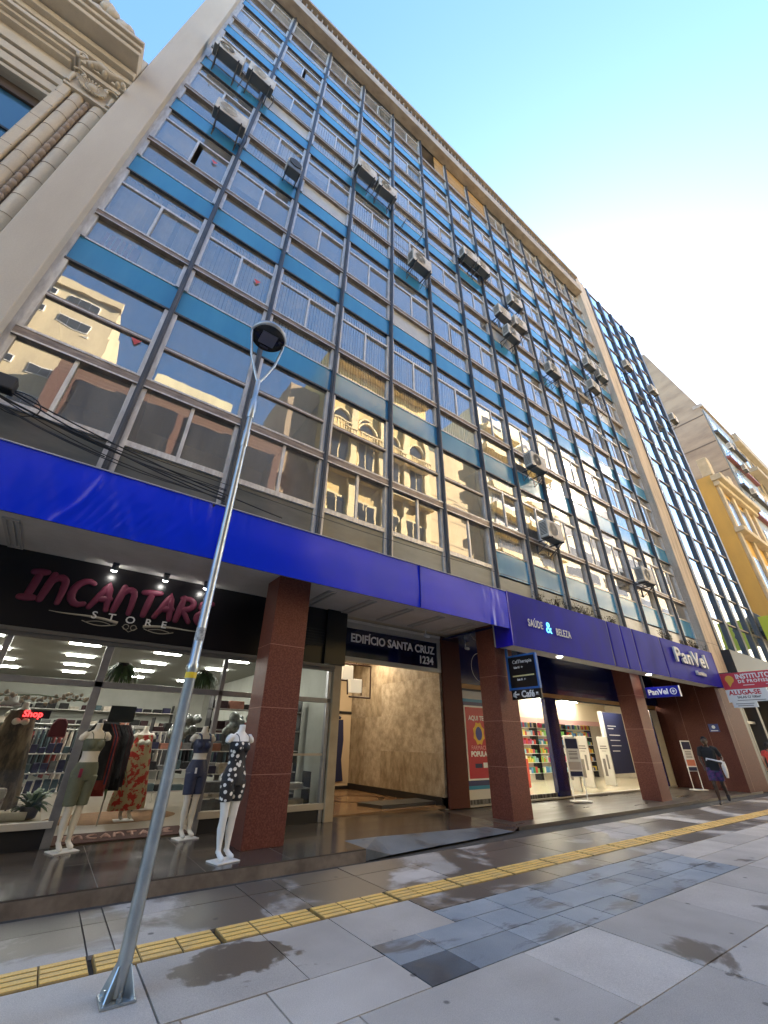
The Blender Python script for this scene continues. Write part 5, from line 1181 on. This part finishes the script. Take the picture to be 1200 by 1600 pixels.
# =================================================================== OPPOSITE SIDE (seen only mirrored in the glass)
OY = -20.0
def opp(name, label, x0, x1, z1, y, mat, depth=12): 
    t = thing(name, label, 'building', ((x0 + x1) / 2, y - depth / 2, 0)); B('wall', mat, t, (x0, x1, y - depth, y, 0, z1)); return t
M_tan = pm('sunlit_tan_render', (.50, .42, .27), .85, col2=(.40, .33, .21), nscale=.5, nstretch=(1, 1, .4))
M_pane = pm('far_pane', (.03, .035, .04), .12)
def owin(t, x, z, w, h, y, frame=M_white, sx=False):
    f = B('window', frame, t, (x, x + w, y, y + .06, z, z + h)); n = max(1, round(w / .7)); bs = [(x + .04 + i * (w - .04) / n, x + (i + 1) * (w - .04) / n, y + .06, y + .08, z + .06, z + h - .06) for i in range(n)]
    B('pane', M_pane, f, *bs); return f
t = opp('tan_apartment_tower', 'tall tan apartment tower on the far side of the street', -15, -5.2, 31.2, OY - 2, M_tan)
for k in range(11):
    z = 5.2 + k * 2.4
    owin(t, -8.2, z, 1.9, .85, OY - 2); owin(t, -9.6, z + .3, .6, .6, OY - 2); owin(t, -13.2, z, 1.9, .85, OY - 2)
B('rib', M_tan, t, (-10.6, -10.3, OY - 2, OY - 1.8, 0, 31.2)); B('cornice', M_tan, t, (-15.1, -5.1, OY - 2.2, OY - 1.7, 30.6, 31.4))
M_brick = pm('red_brown_brick', (.13, .062, .045), .85, col2=(.09, .045, .033), nscale=3, nstretch=(1, 1, 4), bump=.3, bscale=20)
t = opp('brick_shop_block', 'red brick block with dark recessed upper windows across the street', -6.3, 8.8, 23.0, OY + .4, M_brick)
B('glazed_recess', pm('recess_glass', (.02, .02, .022), .25), t, (-5.0, .8, OY + .4, OY + .5, 8, 21.4), (1.4, 8.2, OY + .4, OY + .5, 8, 21.4))
B('brick_courses', pm('mortar_course', (.32, .24, .19), .9), t, *[(-6.3, 8.8, OY + .4, OY + .42, 21.5 + .3 * i, 21.53 + .3 * i) for i in range(5)])
t = opp('pale_lift_housing', 'pale cream block rising behind the brick block across the street', -1.4, 4.6, 27.2, OY - 3, pm('sunlit_cream', (.60, .55, .36), .85, col2=(.5, .45, .3), nscale=.8), 6)
t = opp('brown_side_block', 'plain brown tan block beside the ornate yellow house across the street', 8.9, 12.0, 31.5, OY - 1, pm('tan_brown', (.36, .27, .17), .85, col2=(.3, .22, .14), nscale=.6))
M_oy = pm('sunlit_yellow_render', (.62, .45, .17), .8, col2=(.54, .39, .15), nscale=.6, nstretch=(1, 1, .4))
t = opp('ornate_yellow_palace', 'ornate yellow palace with arches and balconies across the street', 12.0, 25.0, 36.5, OY, M_oy)
M_ost = pm('pale_trim_stone', (.68, .55, .30), .8)
B('cornice', M_ost, t, (11.8, 25.2, OY, OY + 1.0, 35.6, 36.2), (11.9, 25.1, OY, OY + .6, 32.0, 32.6), (11.9, 25.1, OY, OY + .9, 22.0, 22.6), bevel=.05)
for k in range(16): B('modillion', M_ost, t, (12.2 + k * .8, 12.5 + k * .8, OY, OY + .75, 31.6, 32.0))
for x in (12.1, 14.9, 18.2, 21.5, 24.3): B('pilaster', M_ost, t, (x, x + .7, OY, OY + .35, 4, 32.0), bevel=.04)
for i, x in enumerate((13.1, 16.0, 19.3, 22.5)):
    for z in (11.5, 17, 23.5):
        h = 3.6 if z > 20 else 3.0
        f = B('window', M_ost, t, (x - .2, x + 1.8, OY, OY + .12, z - .2, z + h + .2)); B('pane', M_pane, f, (x, x + .72, OY + .12, OY + .14, z, z + h), (x + .88, x + 1.6, OY + .12, OY + .14, z, z + h))
    mb = MB(); mb.tube([(x + .8 + 1.05 * cos(a), OY + .1, 28.6 + 1.05 * sin(a)) for a in [pi * k / 14 for k in range(15)]], .14, n=8); mb.build('arch', M_ost, t)
    mb = MB(); mb.add([(x + .8 + .9 * cos(pi * k / 12), OY + .08, 28.6 + .9 * sin(pi * k / 12)) for k in range(13)], [tuple(range(13))]); mb.build('arch_pane', M_pane, t)
    b = B('balcony', M_ost, t, (x - .5, x + 2.1, OY, OY + 1.0, 26.4, 26.65)); mb = MB()
    for k in range(9): mb.tube([(x - .4 + k * .3, OY + .95, 26.65), (x - .4 + k * .3, OY + .95, 27.0), (x - .4 + k * .3, OY + .95, 27.4)], [.09, .05, .08], n=8)
    mb.box(x - .5, x + 2.1, OY + .85, OY + 1.05, 27.4, 27.55); mb.build('balustrade', M_ost, b)
t = opp('plain_tan_block', 'plain tan block with horizontal bands across the street', 25.3, 33.0, 31, OY - .5, pm('warm_tan', (.62, .47, .26), .85, col2=(.54, .41, .23), nscale=.4))
B('band', M_tan, t, *[(25.3, 33.0, OY - .5, OY - .46, 8 + 2.8 * i, 8.12 + 2.8 * i) for i in range(8)])
M_pal = pm('sunlit_white_render', (.74, .70, .52), .8, col2=(.64, .6, .45), nscale=.5)
t = opp('pale_balcony_block', 'pale block with stacked balconies across the street', 33.3, 48, 41, OY + .6, M_pal)
for k in range(11):
    B('balcony', M_ost, t, (34, 40, OY + .6, OY + 1.5, 7 + k * 3, 7.9 + k * 3), (41.5, 47.5, OY + .6, OY + 1.5, 7 + k * 3, 7.9 + k * 3))
    owin(t, 34.5, 8.2 + k * 3, 4.5, 1.5, OY + .6); owin(t, 42, 8.2 + k * 3, 4.5, 1.5, OY + .6)
t = opp('cream_far_block', 'cream office block with ribbon windows farther along the far side', 48.4, 66, 44, OY + .2, pm('sunlit_cream2', (.70, .6, .4), .8, col2=(.6, .5, .33), nscale=.5))
for k in range(11):
    owin(t, 49.2, 8.0 + k * 3.2, 7.5, 1.6, OY + .2); owin(t, 58, 8.0 + k * 3.2, 7.2, 1.6, OY + .2)
t = opp('far_terrace_block', 'long cream and brown terrace at the end of the far side', 66.5, 120, 32, OY, M_tan)
for k in range(7):
    for i in range(8): owin(t, 68 + i * 6, 6 + k * 3.4, 3.4, 1.6, OY)
t = opp('grey_corner_block', 'grey corner block at the near end of the far side', -45, -15.5, 22, OY, pm('grey_render', (.3, .28, .25), .85, col2=(.24, .22, .2), nscale=.5))
for k in range(5):
    for i in range(6): owin(t, -43 + i * 4.4, 5 + k * 3.3, 2.4, 1.5, OY)

# =================================================================== PLANTS, CABLES
M_weed = pm('dry_weed', (.055, .05, .03), .8, col2=(.10, .075, .05), nscale=12)
rv = random.Random(21)
for i in range(34):
    x = rv.choice([rv.uniform(9.9, 14.2), rv.uniform(9.9, 14.5), rv.uniform(17.5, 21.6)])
    mb = MB(); n = rv.randint(7, 14); hgt = rv.uniform(.12, .34)
    for k in range(n):
        a = rv.uniform(0, 2 * pi); L0 = rv.uniform(.05, .22); P = [Vector((x + cos(a) * L0 * u, -.46 + sin(a) * L0 * u * .6, 4.93 + hgt * u - (.1 if rv.random() < .3 else 0) * u * u)) for u in (0, .4, .75, 1)]
        mb.tube(P, [.005, .004, .003, .001], n=4)
        for u in range(4):
            q = P[rv.randint(1, 3)]; s = rv.uniform(.015, .035); e = Vector((rv.uniform(-1, 1), rv.uniform(-1, 1), rv.uniform(-.3, 1))) * s; e2 = Vector((rv.uniform(-1, 1), rv.uniform(-1, 1), rv.uniform(-1, 1))) * s * .6
            mb.quad(q, q + e + e2, q + e * 2, q + e - e2)
    o = mb.build('roof_weed', M_weed, fix=False)
    tag(o, 'dry straggly weed sprouting from the top of the indigo fascia', 'weed', 'weeds growing on top of the indigo fascia')
M_cab = pm('cable_black', (.012, .012, .013), .5)
for i in range(9):
    dz = rv.uniform(-.12, .25); P = []
    x0, z0, x1, z1 = -3.0, 5.95 + dz, rv.choice([-.55, -.2, 1.3, 2.4]), 5.15 + rv.uniform(-.05, .25)
    sag = rv.uniform(.05, .28)
    for k in range(14):
        u = k / 13; P.append((x0 + (x1 - x0) * u, -.34 - .05 * sin(i), z0 + (z1 - z0) * u - sag * sin(pi * u)))
    tag(MB().tube(P, .009 + .004 * (i % 2), n=6).build('overhead_cable', M_cab), 'black cable sagging in a bundle above the left end of the blue fascia', 'cable', 'bundle of black cables at the left edge')
tag(MB().tube([(-1.75 + .26 * cos(a * .4), -.36, 5.65 + .2 * sin(a * .4)) for a in range(17)], .009, n=6).build('cable_loop', M_cab), 'coiled loop of black cable hanging at the left edge', 'cable')
jb = MB().box(-2.25, -1.85, -.5, -.3, 5.75, 5.98).build('junction_box', M_dark, bevel=.02); tag(jb, 'black junction box on the cables at the left edge', 'junction box')
for i, (dy, dz, x1) in enumerate(((-.6, 5.35, 60), (-.55, 4.75, 60), (-.62, 3.35 + 1.2, 22))):
    P = [(-6 + (x1 + 6) * k / 40, dy, dz + .06 * sin(k * .8) - .05 * sin(pi * k / 40)) for k in range(41)]
    if i < 1: tag(MB().tube(P, .006, n=5).build('long_cable', M_cab), 'thin black cable running the length of the facade above the fascias', 'cable')
tag(MB().tube([(9.2 + .25 * k, -.03, 6.45 - .012 * k) for k in range(12)], .01, n=6).build('conduit', M_cab), 'thin black conduit on the facade above the pharmacy fascia', 'conduit')

# =================================================================== PEOPLE
def human(t, o, yaw, J, skin, k=1.0, vox=.0075):
    R = Matrix.Rotation(yaw, 3, 'Z'); T = lambda p: tuple(R @ (Vector(p) * k) + Vector(o))
    mb = MB()
    pv, ch, nk, hd = J['pelvis'], J['chest'], J['neck'], J['head']
    def sec(c, rx, ry, n=18): return [T((c[0] + rx * cos(2 * pi * i / n), c[1] + ry * sin(2 * pi * i / n), c[2])) for i in range(n)]
    def mix(a, b, u): return tuple(a[i] + (b[i] - a[i]) * u for i in range(3))
    mb.rings([sec((pv[0], pv[1], pv[2] - .1), .08, .13), sec(pv, .105, .16), sec(mix(pv, ch, .3), .095, .145), sec(mix(pv, ch, .55), .10, .145), sec(ch, .115, .165), sec(mix(ch, nk, .45), .11, .18), sec(mix(ch, nk, .75), .075, .13), sec(mix(ch, nk, .95), .05, .06)])
    mb.tube([T(mix(ch, nk, .8)), T(nk), T(mix(nk, hd, .5))], [.058 * k, .052 * k, .052 * k], n=14)
    fx, fz = J.get('face', (1, 0)); 
    mb.ball(T(hd), .093 * k, .078 * k, .112 * k, n=18, k=12)
    F = Vector((cos(J.get('fyaw', 0)), sin(J.get('fyaw', 0)), 0)); SD = Vector((-F.y, F.x, 0)); H = Vector(hd)
    mb.ball(T(H + F * .045 + Vector((0, 0, -.065))), .05 * k, .05 * k, .045 * k)                     # jaw
    mb.tube([T(H + F * .088 + Vector((0, 0, .015))), T(H + F * .112 + Vector((0, 0, -.022))), T(H + F * .092 + Vector((0, 0, -.032)))], [.011 * k, .016 * k, .013 * k], n=8)   # nose
    mb.ball(T(H + F * .09 + Vector((0, 0, -.058))), .014 * k, .022 * k, .009 * k, n=10, k=6)         # lips
    for s in (-1, 1):
        mb.ball(T(H + SD * s * .08 + Vector((0, 0, -.01))), .016 * k, .012 * k, .028 * k, n=8, k=6)     # ears
        mb.tube([T(H + F * .082 + SD * s * .012 + Vector((0, 0, .022))), T(H + F * .072 + SD * s * .05 + Vector((0, 0, .022)))], .010 * k, n=6)  # brow
    for side in ('l', 'r'):
        h, kn, an, to = [J[side + q] for q in ('hip', 'knee', 'ankle', 'toe')]
        mb.tube([T(h), T(mix(h, kn, .5)), T(kn), T(mix(kn, an, .3)), T(mix(kn, an, .7)), T(an)], [.088 * k, .073 * k, .053 * k, .055 * k, .042 * k, .034 * k], n=16)
        mb.tube([T(an), T(mix(an, to, .5)), T(to)], [.036 * k, .035 * k, .024 * k], n=10)
        sh, el, wr, ha = [J[side + q] for q in ('sho', 'elb', 'wri', 'hand')]
        mb.tube([T(mix(nk, sh, .45)), T(sh), T(mix(sh, el, .4)), T(el), T(mix(el, wr, .3)), T(wr)], [.05 * k, .052 * k, .044 * k, .036 * k, .034 * k, .024 * k], n=14)
        W_, Hh = Vector(wr), Vector(ha); d = (Hh - W_).normalized(); u = Vector(J[side + 'spread']).normalized(); nrm = d.cross(u)
        pc = W_ + d * .045
        mb.tube([T(W_), T(W_ + d * .03), T(W_ + d * .085)], [.022 * k, .030 * k, .028 * k], n=10)
        for q in range(4):
            b0 = W_ + d * .08 + u * (-.026 + .0175 * q); l = [.062, .072, .068, .052][q]
            b1 = b0 + (d * .8 + nrm * .35) * l * .5; b2 = b1 + (d * .2 + nrm * .9) * l * .5
            mb.tube([T(b0), T(b1), T(b2)], [.0095 * k, .0085 * k, .0075 * k], n=7)
        b0 = W_ + d * .03 - u * .026; mb.tube([T(b0), T(b0 - u * .025 + d * .025), T(b0 - u * .028 + d * .05 + nrm * .015)], [.012 * k, .010 * k, .008 * k], n=7)
    return fuse(mb, 'body', skin, t, vox, 4), T, sec, mix
# walking man
M_skin = pm('dark_brown_skin', (.045, .024, .016), .45, col2=(.06, .032, .022), nscale=6)
M_skin2 = pm('tan_skin', (.42, .24, .16), .5, col2=(.37, .2, .13), nscale=6)
J1 = dict(pelvis=(-.01, 0, .94), chest=(.03, .0, 1.27), neck=(.06, 0, 1.50), head=(.11, 0, 1.645), fyaw=.25,
          rhip=(0, -.09, .92), rknee=(.06, -.085, .50), rankle=(-.01, -.08, .09), rtoe=(.14, -.085, .04),
          lhip=(-.02, .09, .92), lknee=(-.1, .10, .52), lankle=(-.40, .11, .24), ltoe=(-.41, .115, .10),
          lsho=(.0, .20, 1.43), lelb=(-.14, .29, 1.18), lwri=(.07, .26, 1.07), lhand=(.16, .22, 1.06), lspread=(0, .2, 1),
          rsho=(.04, -.20, 1.43), relb=(.05, -.26, 1.15), rwri=(.16, -.20, .95), rhand=(.2, -.19, .88), rspread=(1, 0, .3))
PO = (16.72, -1.02, .0); PY = pi + .25
p1 = thing('person', 'person walking in black t-shirt and purple shorts holding a white bag', 'person', PO)
b_, T, sec, mix = human(p1, PO, PY, J1, M_skin)
def cloth_torso(t, T, sec, mix, J, mat, name, zlo, gr, sleeve, g=.014):
    pv, ch, nk = J['pelvis'], J['chest'], J['neck']; mb = MB()
    low = (pv[0], pv[1], zlo)
    mb.rings([sec(low, .12 + gr, .175 + gr), sec(pv if zlo < pv[2] else mix(pv, ch, .15), .115 + gr, .168 + gr), sec(mix(pv, ch, .55), .11 + gr, .158 + gr), sec(ch, .127 + gr * .5, .178 + gr * .5), sec(mix(ch, nk, .45), .12, .19), sec(mix(ch, nk, .75), .086, .14), sec(mix(ch, nk, .90), .062, .075)])
    for s in ('l', 'r'):
        sh, el = J[s + 'sho'], J[s + 'elb']
        mb.tube([T(mix(nk, sh, .4)), T(sh), T(mix(sh, el, .5)), T(mix(sh, el, sleeve))], [.056, .064, .06, .058], n=14)
    return fuse(mb, name, mat, t, .01, 3)
def shorts(t, T, sec, mix, J, mat, name, u=.8, g=.022, top=.04):
    pv = J['pelvis']; mb = MB(); mb.rings([sec((pv[0], pv[1], pv[2] - .13), .105 + g, .155 + g), sec(pv, .112 + g * .5, .166 + g * .5), sec((pv[0], pv[1], pv[2] + top), .108, .162)])
    for s in ('l', 'r'):
        h, kn = J[s + 'hip'], J[s + 'knee']; mb.tube([T(h), T(mix(h, kn, .5)), T(mix(h, kn, u))], [.095 + g * .5, .085 + g, .082 + g], n=16)
    return fuse(mb, name, mat, t, .01, 3)
def shoes(t, T, mix, J, mat, sole):
    for s in ('l', 'r'):
        an, to = J[s + 'ankle'], J[s + 'toe']; d = (Vector(to) - Vector(an)); mb = MB()
        dn = Vector((0, 0, -1)) if abs(d.normalized().z) < .6 else Vector((-1, 0, 0)); e = Vector(to) + d * .18
        mb.tube([T(Vector(an) + Vector((-.02, 0, 0)) if dn.z else Vector(an)), T(Vector(an) + d * .35 + dn * .01), T(Vector(an) + d * .75 + dn * .005), T(e)], [.050, .050, .045, .024], n=12)
        if dn.z: mb.ball(T(Vector(an) + Vector((-.035, 0, -.04))), .042)
        fuse(mb, 'shoe', mat, t, .008, 2)
cloth_torso(p1, T, sec, mix, J1, pm('black_tshirt', (.012, .014, .016), .85), 't_shirt', .86, .012, .72)
shorts(p1, T, sec, mix, J1, pm('purple_pattern', (.10, .03, .14), .8, col2=(.02, .035, .10), nscale=16, lo=.45, hi=.55), 'shorts', .78)
shoes(p1, T, mix, J1, pm('black_shoe', (.015, .016, .025), .6), None)
MB().ball(T((.095, 0, 1.67)), .097, .086, .10, n=18, k=12).build('hair', pm('black_hair', (.008, .007, .007), .9, bump=.6, bscale=150), p1)
bag = thing('carrier_bag', 'white plastic bag held under the arm of the walking person', 'bag', T((.1, .3, .75)))
mb = MB(); rs = []
for j in range(7):
    u = j / 6; c = T((.02 - .10 * u, .285, 1.10 - .42 * u)); w_ = .055 + .055 * sin(pi * min(1, u * .8 + .2)); rs.append([(c[0] + w_ * cos(2 * pi * i / 16) * (1 + .12 * sin(3 * i + j)), c[1] + w_ * .5 * sin(2 * pi * i / 16), c[2]) for i in range(16)])
mb.rings(rs).build('sack', pm('white_plastic', (.72, .73, .76), .4, bump=.5, bscale=18), bag)
MB().tube([T((.04, .27, 1.10)), T((.16, .20, 1.11)), T((.19, .05, 1.15)), T((.18, -.08, 1.17)), T((.17, -.09, 1.12))], [.03, .022, .02, .024, .018], n=10).build('handle', MATS['white_plastic'], bag)
J2 = dict(pelvis=(0, 0, .90), chest=(.02, .0, 1.20), neck=(.02, 0, 1.42), head=(.04, 0, 1.555), fyaw=0,
          rhip=(0, -.09, .88), rknee=(-.06, -.09, .48), rankle=(-.25, -.09, .16), rtoe=(-.17, -.09, .05),
          lhip=(0, .09, .88), lknee=(.07, .09, .48), lankle=(.06, .09, .08), ltoe=(.2, .09, .035),
          lsho=(.0, .19, 1.36), lelb=(-.06, .25, 1.09), lwri=(.02, .27, .87), lhand=(.03, .27, .79), lspread=(1, 0, 0),
          rsho=(.0, -.19, 1.36), relb=(-.04, -.26, 1.10), rwri=(.08, -.26, .89), rhand=(.1, -.26, .8), rspread=(1, 0, 0))
PO2 = (21.35, -1.3, 0)
p2 = thing('person', 'person in coral top and denim shorts walking away at the right edge', 'person', PO2)
b_, T, sec, mix = human(p2, PO2, -.15, J2, M_skin2, .98)
cloth_torso(p2, T, sec, mix, J2, pm('coral_top', (.60, .07, .05), .8, col2=(.5, .05, .04), nscale=8), 'top', .9, .004, .25)
shorts(p2, T, sec, mix, J2, pm('denim', (.05, .09, .16), .85, col2=(.09, .14, .22), nscale=20), 'shorts', .42, .012)
shoes(p2, T, mix, J2, pm('tan_shoe', (.3, .18, .12), .6), None)
MB().ball(T((.02, 0, 1.575)), .1, .088, .115, n=18, k=12).ball(T((-.07, 0, 1.53)), .05, n=12).build('hair', pm('dark_hair', (.02, .013, .01), .7, bump=.5, bscale=120), p2)
